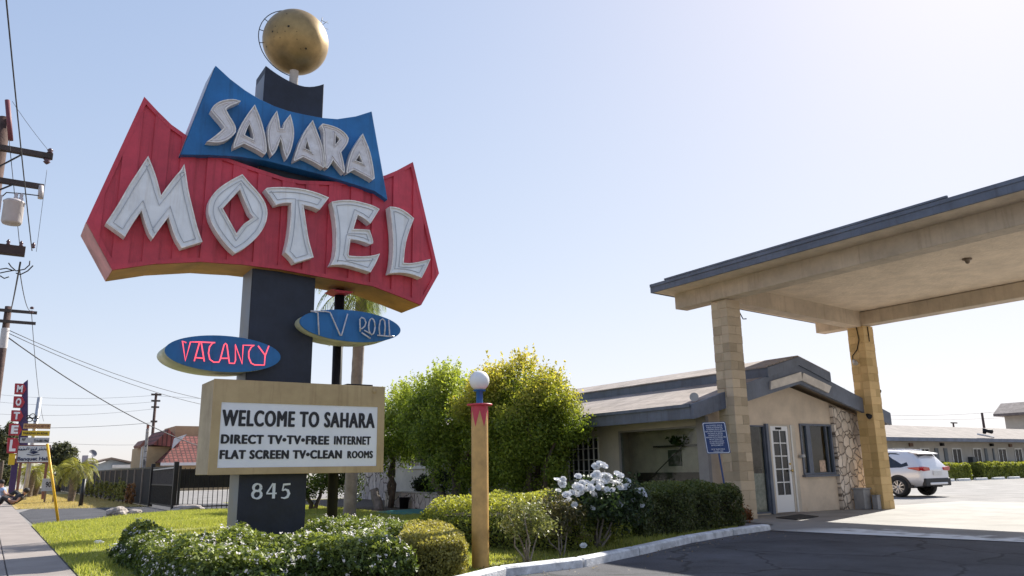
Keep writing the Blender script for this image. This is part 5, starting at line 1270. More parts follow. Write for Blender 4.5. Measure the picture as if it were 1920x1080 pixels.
MB().box(fx-.01, 28.08, .80, fx+.01, 32.34, 1.40).build('gate_screen', material('thin screen', (.045, .035, .032), .9, vary=.3), gt)
for i in range(28): MB().box(fx-.012, 28.22+.148*i, .12, fx+.012, 28.245+.148*i, 1.40).build('bar', iron, gt)
MB().beam((fx-.05, 28.1, 1.37), (fx-.05, 32.0, 1.33), .03, .04).build('gate_arm', lampmetal, gt)
f2 = thing('bar_fence', 'black iron bar fence between the gate and the sign pillar', 'fence', (6.3, 27.5, 0))
fa_, fb_ = Vector((5.28, 27.75, 0)), Vector((7.4, 27.3, 0)); fd = (fb_-fa_).normalized(); n_ = int((fb_-fa_).length/.15)
for z in (.12, 1.30): MB().beam(fa_+Vector((0, 0, z)), fb_+Vector((0, 0, z)), .03, .04).build('fence_rail', iron, f2)
MB().beam(fa_+Vector((0, .03, 1.0)), fb_+Vector((0, .03, 1.0)), .008, .58).build('shade_sheet', dark_sheet, f2)  # dark sheet added for the carport shadow behind the upper bars
for i in range(n_+1):
    p = fa_+fd*(.15*i); big = i % 14 == 0
    MB().beam(p, p+Vector((0, 0, 1.42 if big else 1.36)), .07 if big else .02, .07 if big else .02).build('fence_post' if big else 'bar', iron, f2)
# things on the dry lawn
label_rows = []
ivy = leaf_material('ivy leaf', (.16, .17, .05), (.42, .40, .14), .35); ivy_dry = leaf_material('dry ivy leaf', (.22, .11, .05), (.42, .22, .11), .3)
ivy_y = [34.4, 35.6, 36.9, 38.2, 39.6, 41.1, 42.8, 44.6, 46.6, 48.8, 51.2, 53.9, 57]
for i, y in enumerate(ivy_y):
    brown = i < 2
    lab = 'brown dried clump against the screened fence, %s' % ('nearest the gate' if i == 0 else 'second from the gate') if brown else 'narrow green columnar shrubs in a row against the screened fence'
    t = thing('columnar_shrub', lab, 'shrub', (fx-.35, y, 0), 'columnar shrubs along the screened fence')
    h = 1.0 if not brown else .9
    p, nr = crown_points((fx-.35, y, h*.52), (.10, .12, h*.5), 330, 200+i, 26, .07, .1); leaf_mesh('foliage', p, nr, .10, ivy_dry if brown else ivy, t, 200+i)
    MB().tube([(fx-.35, y, 0), (fx-.34, y, h*.6)], .025, 5).build('stem', bark, t)
yp = on_z(110, 978); a = yp; b = on_y(88.5, 832, yp.y+.05)
tag(MB().tube([a-Vector((0, 0, .05)), b], .034, 10).build('marker_pole', material('yellow pole paint', (.80, .46, .02), .5, vary=.15)), 'slim leaning bright yellow pole at the lawn corner by the side driveway', 'pole')
ap = on_z(150, 951)
t = thing('marker_post', 'short black post with a rusty side at the edge of the dry lawn', 'post', ap)
MB().tube([ap, ap+Vector((.05, 0, 1.05))], .07, 8).build('post', iron, t); MB().box(ap.x+.055, ap.y-.04, .02, ap.x+.085, ap.y+.04, .6).build('rust_strip', rust, t)
for px, r, lab, sd_ in (((219, 967), (.26, .2, .16), 'large pale boulder on the lawn edge by the side driveway', 11), ((252, 964.5), (.18, .14, .10), 'smaller pale rock right of the large boulder by the driveway', 12), ((352, 957.5), (.55, .4, .13), 'flat pale slab of rock at the foot of the iron gate', 13)):
    q = on_z(*px); boulder((q.x, q.y, r[2]*.5), r, lab, sd_)
q = on_z(62, 927); boulder((q.x+.3, q.y-4, .1), (.2, .2, .18), 'small brown rock on the dry lawn left of the number board', 14, mat=bark)
for px, r, lab, sd_ in (((183, 1023), (.09, .06, .04), 'crumpled white paper on the lawn left of the hedge', 15), ((222, 1025), (.12, .04, .02), 'flat white paper scrap on the lawn close to the hedge', 16)):
    q = on_z(*px); o = boulder((q.x, q.y, .04), r, lab, sd_, mat=white_paint); o.name = 'paper_scrap'; o['category'] = 'litter'
# number board 907
nb_ = on_z(90, 943); t = thing('number_board', 'grey board with the number 907 on short wooden posts on the dry lawn', 'sign', nb_)
S = 34.8; a = far_at(77, 921, S); b = far_at(105.5, 897, S)
MB().box(a.x, nb_.y-.03, a.z, b.x, nb_.y+.03, b.z).build('board', material('grey board paint', (.50, .50, .52), .6, vary=.1), t)
for px in (83, 100): q = far_at(px, 940, S); MB().box(q.x-.04, nb_.y-.02, -.02, q.x+.04, nb_.y+.02, a.z).build('leg', material('post wood', (.30, .18, .11), .8, vary=.3), t)
lt = MB(); q0, q1 = far_at(85, 914, S), far_at(103, 903, S); text_into(lt, '907', lambda u, v, w: (q0.x+u, nb_.y-.035-w, q0.z+v), q1.x-q0.x, q1.z-q0.z, .01, .02, extr=.004); lt.build('lettering', black_ink, t)
# leaning palms
small_palm = leaf_material('small palm blade', (.16, .17, .03), (.38, .36, .09), .35)
rough_bark = material('shaggy palm bark', (.20, .15, .11), .95, vary=.5, vscale=8, bump=1, bscale=24)
pb2 = on_z(132, 942); tp = far_at(144, 873, 35.6)
palm('leaning windblown palm with shaggy trunk on the dry lawn before the fence', pb2, (tp.x, tp.y, tp.z-.1), .13, .20, 30, 1.25, small_palm, 31, 1.0, .35, rings=False, mat=rough_bark, elev=(-.5, 1.1))
for px, tpx, d, lab in (((56, 925), (52, 884), 46, 'leftmost small palm of the clump under the banquet sign'), ((52, 928), (64, 882), 45, 'middle small palm of the clump under the banquet sign'), ((63, 926), (77, 888), 47, 'rightmost small palm leaning right, under the banquet sign')):
    q = on_z(*px); tp = far_at(*tpx, d); q = Vector((far_at(px[0], px[1], d).x, tp.y, 0))
    palm(lab, q, tp, .16, .20, 20, 1.35, small_palm, 40+d, .9, .4, rings=False, mat=rough_bark, elev=(-.4, 1.1), group='small palms under the banquet sign')

# roadside signs far along the street
def far_box(mb, x0, y0, x1, y1, d, th):
    a, b = far_at(x0, y1, d), far_at(x1, y0, d); Y = (a.y+b.y)/2; mb.box(a.x, Y, a.z, b.x, Y+th, b.z); return a, b, Y
bq = thing('banquet_sign', 'stack of banquet hall boards on posts above the small palms', 'sign', (2.6, 47, 0))
D = 39.2
def board_text(parent, txt, x0, y0, x1, y1, ink, Y, bold=.02, sp=1):
    a, b = far_at(x0, y1, D), far_at(x1, y0, D); m_ = MB(); text_into(m_, txt, lambda u, v, w: (a.x+u, Y-.012-w, a.z+v), b.x-a.x, b.z-a.z, .01, bold, extr=.004); return m_.build('lettering', ink, parent)
YS = far_at(70, 830, D).y
def sboard(name, x0, y0, x1, y1, mat, th=.15, off=0.):
    a, b = far_at(x0, y1, D), far_at(x1, y0, D); return MB().box(a.x, YS+off, a.z, b.x, YS+off+th, b.z).build(name, mat, bq)
ochre = material('ochre board', (.50, .30, .13), .6, vary=.2); yellow = material('yellow board', (.72, .50, .03), .55, vary=.15); whiteb = material('white board', (.62, .64, .66), .55, vary=.1); brown = material('brown frame', (.24, .10, .07), .7, vary=.2)
sboard('board', 43, 793.5, 97, 804, ochre); sboard('board', 40, 807, 95, 817.5, yellow); sboard('board', 36.5, 820, 94, 831, material('grey board', (.48, .48, .50), .6)); sboard('sign_frame', 28, 834, 97, 869, brown, .2, .02); sboard('board', 30.5, 836, 94.5, 867, whiteb, .05)
board_text(bq, 'BANQUETS', 46, 796, 94, 802, brown, YS); board_text(bq, 'PARKING IN REAR', 43, 810, 91, 815, black_ink, YS); board_text(bq, '907', 40, 822, 48, 827, black_ink, YS); board_text(bq, '714-680-1962', 63, 823.5, 92, 829, black_ink, YS)
board_text(bq, 'Banquet Hall', 31, 856.5, 91, 866.5, material('navy ink', (.02, .03, .09), .5), YS, .035)
lf = MB(); c = far_at(62, 850, D)
for i in range(9):
    t = math.pi*(.1+.8*i/8); e = Vector((math.cos(t), 0, math.sin(t)*.6)); lf.add([(c.x, YS-.014, c.z-.05), (c.x+e.x*.16-.03, YS-.014, c.z+e.z*.16), (c.x+e.x*.27, YS-.014, c.z+e.z*.26), (c.x+e.x*.16+.03, YS-.014, c.z+e.z*.12)], [(0, 1, 2, 3)])
lf.tube([(c.x-.28, YS-.014, c.z-.06), (c.x, YS-.014, c.z-.1), (c.x+.28, YS-.014, c.z-.06)], .018, 4); lf.build('emblem', material('navy ink', (.02, .03, .09), .5), bq, recalc=False)
sc_ = MB()                                                        # the line of script letters, as pen strokes
q0 = far_at(33, 845, D); q1 = far_at(90, 838.5, D); W_, H_ = q1.x-q0.x, q1.z-q0.z
text_ok = False
def pen(pts): sc_.tube([(q0.x+u*W_, YS-.014, q0.z+v*H_) for u, v in pts], .018, 4)
for u in (.02, .10, .2, .42, .5, .72, .8, .9): pen([(u, .55), (u+.03, .15), (u+.07, .1), (u+.09, .45)])
for u in (.30, .36, .62, .97): pen([(u, 1), (u-.005, .15)])
pen([(.0, .2), (.10, .02), (.22, .12)]); pen([(.5, .2), (.42, -.15)]); pen([(.74, .1), (.66, -.15)])
for u in (.06, .16, .46, .55, .77, .87): pen([(u, .85), (u+.015, .85)])
sc_.build('script_lettering', material('navy ink', (.02, .03, .09), .5), bq)
steel = material('galvanised pole', (.50, .51, .53), .4, metal=.5, vary=.2)
q = far_at(76.5, 742, D); MB().tube([(q.x-.15, YS+.4, -.1), (q.x, YS+.4, q.z)], .11, 10).build('pole', steel, bq)
for px in (38, 88): q = far_at(px, 868, D); MB().box(q.x-.06, YS+.05, -.1, q.x+.06, YS+.17, q.z+.2).build('leg', brown, bq)
fg = MB(); c = far_at(61, 786, D)                                 # scrolled ironwork ornament on the boards
for i, (dx, dz, r) in enumerate(((-.12, 0, .12), (.12, .02, .12), (0, .16, .13), (.2, .1, .08), (-.2, .12, .08))):
    fg.tube([(c.x+dx+r*math.cos(t*.6), YS+.1, c.z+dz+r*math.sin(t*.6)) for t in range(11)], .022, 5)
fg.build('ornament', iron, bq)
# blade sign reading MOTEL
D2 = 42.0
bl = thing('blade_sign', 'tall purple blade sign with MOTEL spelled downward on red arrow panels', 'sign', (1.6, 49, 0)); YB2 = far_at(40, 800, D2).y
purple = material('purple sign paint', (.055, .03, .12), .5, vary=.2)
pts = [(38, 868), (34, 800), (45, 716), (53.5, 709), (53, 800), (52, 868)]
MB().prism([((q := far_at(x, y, D2)).x, q.z) for x, y in pts], YB2, YB2+.5).build('blade', purple, bl)
redp = material('far red panel', (.42, .03, .045), .5, vary=.2); far_white = material('far letter white', (.80, .80, .82), .5)
for ch, x0, y0, x1, y1 in (('M', 27, 718, 50, 738), ('O', 24.5, 743, 47, 764), ('T', 20, 769.5, 44, 790), ('E', 15.5, 795, 41, 817), ('L', 12, 822, 37, 850)):
    o = MB().prism([((q := far_at(x, y, D2)).x, q.z) for x, y in [(x0, y1), (x0+1.5, y0), (x1-5, y0), (x1, (y0+y1)/2), (x1-6, y1)]], YB2-.12, YB2+.35).build('letter_panel', redp, bl)
    a, b = far_at(x0+4, y1-3, D2), far_at(x1-6, y0+3, D2); m_ = MB(); text_into(m_, ch, lambda u, v, w: (a.x+u, YB2-.14-w, a.z+v), b.x-a.x, b.z-a.z, .02, .05, extr=.015); m_.build('letter', far_white, o)
MB().box((a := far_at(14, 872, D2)).x, YB2-.05, a.z, (b := far_at(29, 851, D2)).x, YB2+.3, b.z).build('yellow_panel', yellow, bl)
MB().box((a := far_at(20, 880, D2)).x, YB2+.1, -.1, a.x+.3, YB2+.35, far_at(20, 860, D2).z).build('post', purple, bl)
t = thing('shop_sign', 'red sign cut off by the left picture edge beside the blade sign', 'sign', (.4, 52, 0)); a, b = far_at(-14, 770, 44), far_at(1.5, 742, 44)
MB().box(a.x, a.y, a.z, b.x, a.y+.3, b.z).build('board', redp, t); MB().box(a.x+.1, a.y+.05, -.1, a.x+.25, a.y+.25, a.z).build('post', iron, t)
# dark tree, billboard, houses
def far_tree(label, px, d, rad, seed, mat, zc=None, n=9000):
    c = far_at(*px, d); t = thing('street_tree', label, 'tree', (c.x, c.y, 0))
    p, nr = crown_points(c, rad, n, seed, 60, rad[0]*.32, .3); leaf_mesh('crown', p, nr, .22, mat, t, seed)
    MB().tube([(c.x, c.y, -.1), (c.x+.1, c.y, c.z)], [.2, .12], 8).build('trunk', bark, t)
olive = leaf_material('olive tree leaf', (.035, .045, .02), (.12, .12, .06), .25)
far_tree('dark olive tree behind the leaning palm and the pale billboard', (115, 858), 62, (1.3, 1.3, 1.2), 301, olive)
far_tree('dark tree at the left picture edge behind the blade sign', (8, 828), 75, (1.5, 1.5, 1.6), 302, olive)
far_tree('low dark greenery at the left picture edge far along the sidewalk', (4, 885), 80, (1.6, 1.5, 1.3), 303, olive)
t = thing('billboard', 'pale grey billboard back behind the dark olive tree', 'billboard', (6, 90, 0)); a, b = far_at(97, 858, 85), far_at(135, 832, 85)
MB().box(a.x, a.y, a.z, b.x, a.y+.4, b.z).build('board', material('billboard back', (.42, .36, .42), .7, vary=.1), t); MB().tube([(a.x*.5+b.x*.5, a.y+.2, -.1), (a.x*.5+b.x*.5, a.y+.2, a.z)], .25, 8).build('pole', steel, t)
gh = thing('grey_house', 'low pale blue grey house with a shallow roof behind the screened fence', 'house', (9.5, 86, 0)); d = 72
a, b = far_at(166, 882, d), far_at(256, 868, d); Yh = a.y; hx0, hx1, hz = a.x, b.x, b.z
pk = far_at(212, 857, d)
MB().box(hx0+.3, Yh, -.1, hx1, Yh+6, hz).build('wall', material('house siding', (.42, .47, .50), .8, vary=.1), gh)
rf = MB().prism([(hx0-.3, hz-.05), (pk.x, pk.z), (hx1+.4, hz+.05), (hx1+.4, hz-.12), (pk.x, pk.z-.18), (hx0-.3, hz-.22)], Yh-.5, Yh+6.4); rf.build('roof', material('brown roof', (.25, .19, .15), .9, vary=.3), gh)
MB().prism([(hx0+.4, hz-.2), (pk.x, pk.z-.2), (hx1, hz-.1)], Yh-.02, Yh).build('gable', material('house siding', (.42, .47, .50), .8, vary=.1), gh)
a, b = far_at(214, 877, d-.5), far_at(252, 870.5, d-.5); MB().box(a.x, Yh-.6, a.z, b.x, Yh-.03, b.z).build('awning', white_paint, gh)
a, b = far_at(155, 880, d+4), far_at(169, 853, d+4); MB().box(a.x, a.y+1, 1.0, b.x, a.y+2, b.z).build('chimney', material('pale chimney', (.42, .38, .40), .8), gh)
a = far_at(173, 851, d-3); t = thing('satellite_dish', 'satellite dish on a bent pole in front of the grey house', 'satellite dish', (a.x, a.y, 0))
MB().tube([(a.x+.15, a.y, 0), (a.x+.15, a.y, a.z-.6), (a.x, a.y, a.z-.15)], .04, 6).build('mast', iron, t)
ds = MB().lathe([(.001, 0), (.2, .03), (.36, .11)], (0, 0, 0), 20); R = Vector((.3, -.9, .5)).to_track_quat('Z', 'Y').to_matrix(); ds.v = [tuple(R@Vector(v)+a) for v in ds.v]; ds.build('reflector', material('dish grey', (.16, .16, .18), .5), t)
# Spanish tiled building
sp = thing('tiled_roof_building', 'tan building with red clay tile roofs and a stone chimney behind the gate', 'building', (12, 66, 0))
d = 58; tan = material('tan wall', (.46, .33, .19), .85, vary=.12)
clay = tile_material('clay roof tiles', (.27, .085, .07), (.20, .065, .055), (.09, .035, .03), .32, .34, (0, 0, 0), bump=1.0, mortar=.05, offset=0)
def P(x, y, dd=0): return far_at(x, y, d+dd)
Y0 = P(300, 870).y
a, b = P(300, 872), P(470, 868); zf = P(330, 867).z
lw_ = MB().box(a.x+.3, Y0, -.1, b.x, Y0+8, zf-.15).build('wall', tan, sp)
# lower hipped roof
r0, r1 = P(300, 868), P(430, 868); rp = P(345, 812)
zt = rp.z; hip = MB().add([(r0.x, Y0-.4, zf), (r1.x, Y0-.4, zf), (r1.x, Y0+7, zf), (r0.x, Y0+7, zf), (r0.x+2.0, Y0+3.2, zt), (r1.x, Y0+3.2, zt)], [(0, 1, 5, 4), (3, 0, 4), (2, 3, 4, 5), (1, 2, 5), (0, 3, 2, 1)])
hip.build('roof', clay, sp)
MB().box(r0.x-.03, Y0-.46, zf-.22, r1.x, Y0-.405, zf-.005).build('fascia', material('white fascia', (.66, .62, .62), .6), sp)
# upper parapet block and left wing
a, b = P(328, 845, 4), P(470, 795, 4); MB().box(a.x, Y0+4.0, zf, b.x+2, Y0+9, b.z).build('upper_wall', material('upper wall', (.42, .29, .17), .85, vary=.1), sp)
a = P(289, 880, 2); b = P(329, 840, 2); lz = P(310, 822, 2).z
MB().box(P(266, 880, 2).x, Y0+2.2, -.1, b.x+.2, Y0+9, lz-.6).build('left_wall', tan, sp)
g0, g1, gp = P(284, 832, 2), P(331, 836, 2), P(318, 804, 2)
MB().prism([(g0.x, g0.z-.1), (g0.x+.3, g0.z+.25), (gp.x, gp.z), (gp.x+.9, gp.z-.9), (g1.x+.2, g1.z-.1)], Y0+1.6, Y0+9).build('roof', clay, sp)
c0, c1 = P(265.5, 885, 1), P(280, 803, 1); MB().box(c0.x, Y0+1.0, -.1, c1.x, Y0+1.8, c1.z).build('chimney', stone_material('chimney stone', (.16, .14, .13), (.42, .38, .35), (.08, .07, .06), 3.2, 'xz', .06), sp, bevel=.05)
MB().lathe([(.10, 0), (.10, .25), (.13, .27)], (c0.x*.4+c1.x*.6, Y0+1.4, c1.z), 10).build('chimney_pot', brown, sp)
MB().prism([((q := P(x, y, 3)).x, q.z) for x, y in [(257, 836), (267, 826), (267, 833), (259, 840)]], Y0+2.5, Y0+6).build('balcony_roof', brown, sp)
for px in (257.5, 262): q = P(px, 868, 3); MB().box(q.x-.05, Y0+2.6, q.z-1, q.x+.05, Y0+2.7, P(px, 837, 3).z).build('balcony_post', white_paint, sp)
a, b = P(329, 840, -1), P(361, 812, -1); MB().prism([(a.x, a.z), (a.x+.1, b.z-.3), (b.x, b.z), (b.x-.85, a.z+.1)], Y0-.9, Y0-.5).build('roof_panel', material('pale roof panel', (.55, .54, .56), .6, vary=.2), sp)
wn_ = MB().box(P(352, 880).x, Y0-.03, .6, P(420, 880).x, Y0-.003, zf-.7).build('window', dark_glass, sp)

# ------------------------------------------------------------------ utility poles and wires
wood = material('creosoted wood', (.085, .05, .042), .9, vary=.4, vscale=6, bump=.6, bscale=18); arm_wood = material('cross arm wood', (.07, .055, .05), .85, vary=.35)
tank = material('transformer grey', (.52, .48, .47), .5, vary=.15); ins_m = material('insulator', (.10, .05, .055), .3)
P1 = far_at(2, 270, 18); P1 = Vector((P1.x, P1.y, 0))
pole = thing('utility_pole', 'near utility pole with cross arms and a grey transformer at the left picture edge', 'utility pole', P1)
ztop = far_at(5, 216, 18).z
MB().tube([(P1.x, P1.y, -.2), (P1.x, P1.y, ztop)], [.17, .13], 14).build('mast', wood, pole)
a1 = far_at(98, 295, 18); armz = a1.z
def arm(z, half, th, mat, par, c, wy=.0, name='cross_arm'):
    return MB().box(c.x-half, c.y-.2-th/2, z-th, c.x+half, c.y-.2+th/2, z).build(name, mat, par, bevel=.006)
half = a1.x-P1.x+.02
arm(armz+.22, half, .13, arm_wood, pole, P1); z2_ = far_at(88, 352, 18).z+.04; arm(z2_+.08, half-.10, .12, arm_wood, pole, P1); z3_ = far_at(70, 483, 18).z; arm(z3_+.14, half-.3, .21, material('brown cross arm', (.06, .04, .035), .8, vary=.3), pole, P1)
MB().beam((P1.x, P1.y-.25, armz-.35), (P1.x+.45, P1.y-.25, armz+.08), .04, .03).build('brace', iron, pole)
MB().beam((P1.x, P1.y-.25, z2_-.3), (P1.x+.35, P1.y-.25, z2_-.04), .04, .03).build('brace', iron, pole)
tq = far_at(14, 185, 18); t2 = far_at(20, 265, 18); MB().tube([(tq.x, P1.y-.2, tq.z), (t2.x, P1.y-.2, t2.z)], .055, 10).build('pole_top_pin', material('red brown pin', (.16, .04, .05), .6), pole)
tr = far_at(23, 410, 18); MB().lathe([(.001, -.30), (.18, -.285), (.205, -.24), (.205, .20), (.22, .215), (.22, .24), (.17, .28), (.001, .30)], (tr.x, P1.y-.35, tr.z), 24).build('transformer', tank, pole)
for dx in (.02, .12): MB().lathe([(.045, .26), (.045, .36), (.03, .38), (.04, .43), (.02, .47)], (tr.x+dx, P1.y-.35, tr.z), 10).build('bushing', tank, pole)
MB().box(tr.x-.36, P1.y-.30, tr.z-.1, tr.x-.24, P1.y-.12, tr.z+.38).build('bracket', tank, pole)
def insulator(par, x, y, z, r=.06, dn=False):
    s = -1 if dn else 1; MB().lathe([(.02, 0), (r, .02*s), (r*.6, .05*s), (r, .08*s), (r*.5, .12*s), (.01, .14*s)], (x, y, z), 10).build('insulator', ins_m, par)
insulator(pole, a1.x-.05, P1.y-.2, armz+.225, .07); insulator(pole, a1.x-.09, P1.y-.2, armz+.085, .08, True)
for px in (14, 38, 61): q = far_at(px, 470, 18); insulator(pole, q.x, P1.y-.2, z3_+.145, .045)
cut = far_at(76, 357, 18); MB().tube([(cut.x, P1.y-.28, cut.z+.12), (cut.x+.02, P1.y-.3, cut.z-.2)], [.05, .06], 8).build('fuse_cutout', tank, pole)
cw = MB()
for pts in ([(0, 372), (12, 361), (40, 363), (74, 367)], [(0, 505), (12, 503), (24, 507)], [(0, 512), (14, 509), (27, 507)], [(0, 517), (8, 522), (17, 519)], [(16, 493), (21, 500), (30, 508), (46, 505), (55, 497), (56, 489)], [(62, 498), (52, 508), (38, 515), (30, 512)]):
    cw.tube([far_at(x, y, 17.8) for x, y in pts], .014, 5)
cw.build('jumper_cable', wire_mat, pole)
P2 = far_at(14, 590, 38); P2 = Vector((P2.x, P2.y, 0)); p2top = far_at(17, 574, 38).z
pole2 = thing('utility_pole', 'second utility pole with two thin cross arms, lower at the left picture edge', 'utility pole', P2)
MB().tube([(P2.x, P2.y, -.2), (P2.x, P2.y, p2top)], [.2, .15], 12).build('mast', wood, pole2)
for yy_, hh in ((583, 1.22), (604, 1.22)): 
    q = far_at(58, yy_, 38); MB().box(P2.x-hh, P2.y-.3, q.z-.07, P2.x+hh, P2.y-.18, q.z+.07).build('cross_arm', arm_wood, pole2)
q = far_at(59, 583, 38); insulator(pole2, q.x, q.y-.2, q.z+.05, .1); insulator(pole2, q.x, q.y-.2, q.z-.02, .1, True)
MB().lathe([(.17, 0), (.175, .1), (.175, .95), (.16, 1.0)], (P2.x, P2.y, far_at(5, 640, 38).z-.4), 12).build('cable_cover', tank, pole2)
def small_pole(label, top, base_z, d, arms, half):
    c = far_at(*top, d); t = thing('utility_pole', label, 'utility pole', (c.x, c.y, 0)); MB().tube([(c.x, c.y, -.2), (c.x, c.y, c.z)], [.2, .14], 8).build('mast', wood, t)
    for k_, y in enumerate(arms): q = far_at(top[0], y, d); MB().box(c.x-half*(1-.12*k_), c.y-.2, q.z-.1, c.x+half*(1-.12*k_), c.y-.08, q.z+.1).build('cross_arm', arm_wood, t)
    return c
P3 = small_pole('distant utility pole rising behind the stone chimney', (293, 737), 0, 90, [740, 752, 764, 791], .55)
P4 = small_pole('distant leaning pole above the motel wing roof on the right', (1841, 774), 0, 95, [], .5)
P5 = small_pole('far tiny pole with cross arm over the wing roof, right of the golden column', (1787, 792), 0, 130, [793], 1.0)
def wire(label, a, b, sag, r=.012, group=None, n=18):
    a, b = Vector(a), Vector(b); pts = [a.lerp(b, i/n)-Vector((0, 0, sag*4*(i/n)*(1-i/n))) for i in range(n+1)]
    return tag(MB().tube(pts, r, 5).build('power_line', wire_mat), label, 'wire', group)
wire('wire coming down from overhead to the near pole lowest cross arm', far_at(6, -60, 9.5), far_at(60, 470, 17.8), .05, .011)
wire('wire from the near pole top pin down past the transformer to its lower arm', far_at(17, 262, 17.8), far_at(38, 470, 17.8), .0, .008)
wire('wire from the near pole lowest arm to the second pole top arm', far_at(36, 500, 17.8), far_at(59, 583, 37.8), .3, .012)
wire('long wire dropping from the near pole top arm end to its lowest arm end', far_at(88, 318, 17.9), far_at(68, 472, 17.9), .0, .005)
wire('thin wire with small beads slanting from the pole top to the top arm end', far_at(23, 190, 17.9), far_at(90, 281, 17.9), .03, .005)
wire('twisted cable dropping from the near pole lowest arm to the second pole', far_at(38, 492, 17.6), far_at(20, 583, 37), .2, .022)
wire('wire from the second pole cross arm onward past the banquet boards', far_at(59, 585, 37.8), far_at(82, 790, 75), .6, .016)
wire('thick black service cable slanting from the second pole to the tiled building', far_at(14, 632, 37.8), far_at(372, 836, 56), .5, .03)
wire('upper of two thin cables passing behind the vacancy panel', far_at(14, 618, 38), far_at(500, 762, 70), .9, .018, 'thin cables crossing the sky behind the sign')
wire('lower of two thin cables passing behind the vacancy panel', far_at(14, 624, 38), far_at(500, 774, 70), .9, .018, 'thin cables crossing the sky behind the sign')
wire('lowest thin wire from the far pole leftward to the street', far_at(293, 792, 90), far_at(-20, 801, 90), .3, .022)
for i, (y0, y1, lab) in enumerate(((741, 742, 'faint highest wire on the distant pole crossing the sky'), (753, 756, 'faint second wire on the distant pole crossing the sky'), (766, 779, 'faint third wire on the distant pole crossing the sky'), (833, 820, 'faint low wire just above the grey house roof'))):
    wire(lab, far_at(293, y0, 90), far_at(-20, y1-4, 100), .5, .014); 
wire('faint wire from the distant pole rightward behind the sign', far_at(293, 742, 90), far_at(760, 750, 120), .5, .014)
wire('faint upper wire over the wing roof on the right', far_at(1650, 778, 110), far_at(1930, 766, 110), .4, .02)
wire('faint lower wire over the wing roof on the right', far_at(1650, 785, 110), far_at(1930, 780, 110), .3, .016)
# ------------------------------------------------------------------ two people resting at the far kerb
skin_m = material('skin', (.45, .25, .17), .55); hair_m = material('dark hair', (.02, .014, .012), .7)
def skinned(name, chains, mat, parent):
    """one smooth surface grown round joined limbs; chains of (point, radius), first point of the first chain is the root"""
    verts, edges, rad, idx = [], [], [], {}
    for ch in chains:
        last = None
        for p, r in ch:
            key = tuple(round(c, 4) for c in p)
            if key not in idx: idx[key] = len(verts); verts.append(tuple(p)); rad.append(r)
            if last is not None and last != idx[key]: edges.append((last, idx[key]))
            last = idx[key]
    me = bpy.data.meshes.new(name); base = world_loc(parent)
    me.from_pydata([tuple(Vector(v)-base) for v in verts], edges, [])
    o = bpy.data.objects.new(name, me); COL.objects.link(o)
    md = o.modifiers.new('skin', 'SKIN'); md.use_smooth_shade = True
    for i, r in enumerate(rad): me.skin_vertices[0].data[i].radius = (r, r)
    me.skin_vertices[0].data[0].use_root = True
    sb_ = o.modifiers.new('sub', 'SUBSURF'); sb_.levels = 2; sb_.render_levels = 2
    dg = bpy.context.evaluated_depsgraph_get(); res = bpy.data.meshes.new_from_object(o.evaluated_get(dg))
    bpy.data.objects.remove(o); res.materials.clear(); res.materials.append(mat)
    r_ = bpy.data.objects.new(name, res); COL.objects.link(r_); r_.parent = parent
    return r_
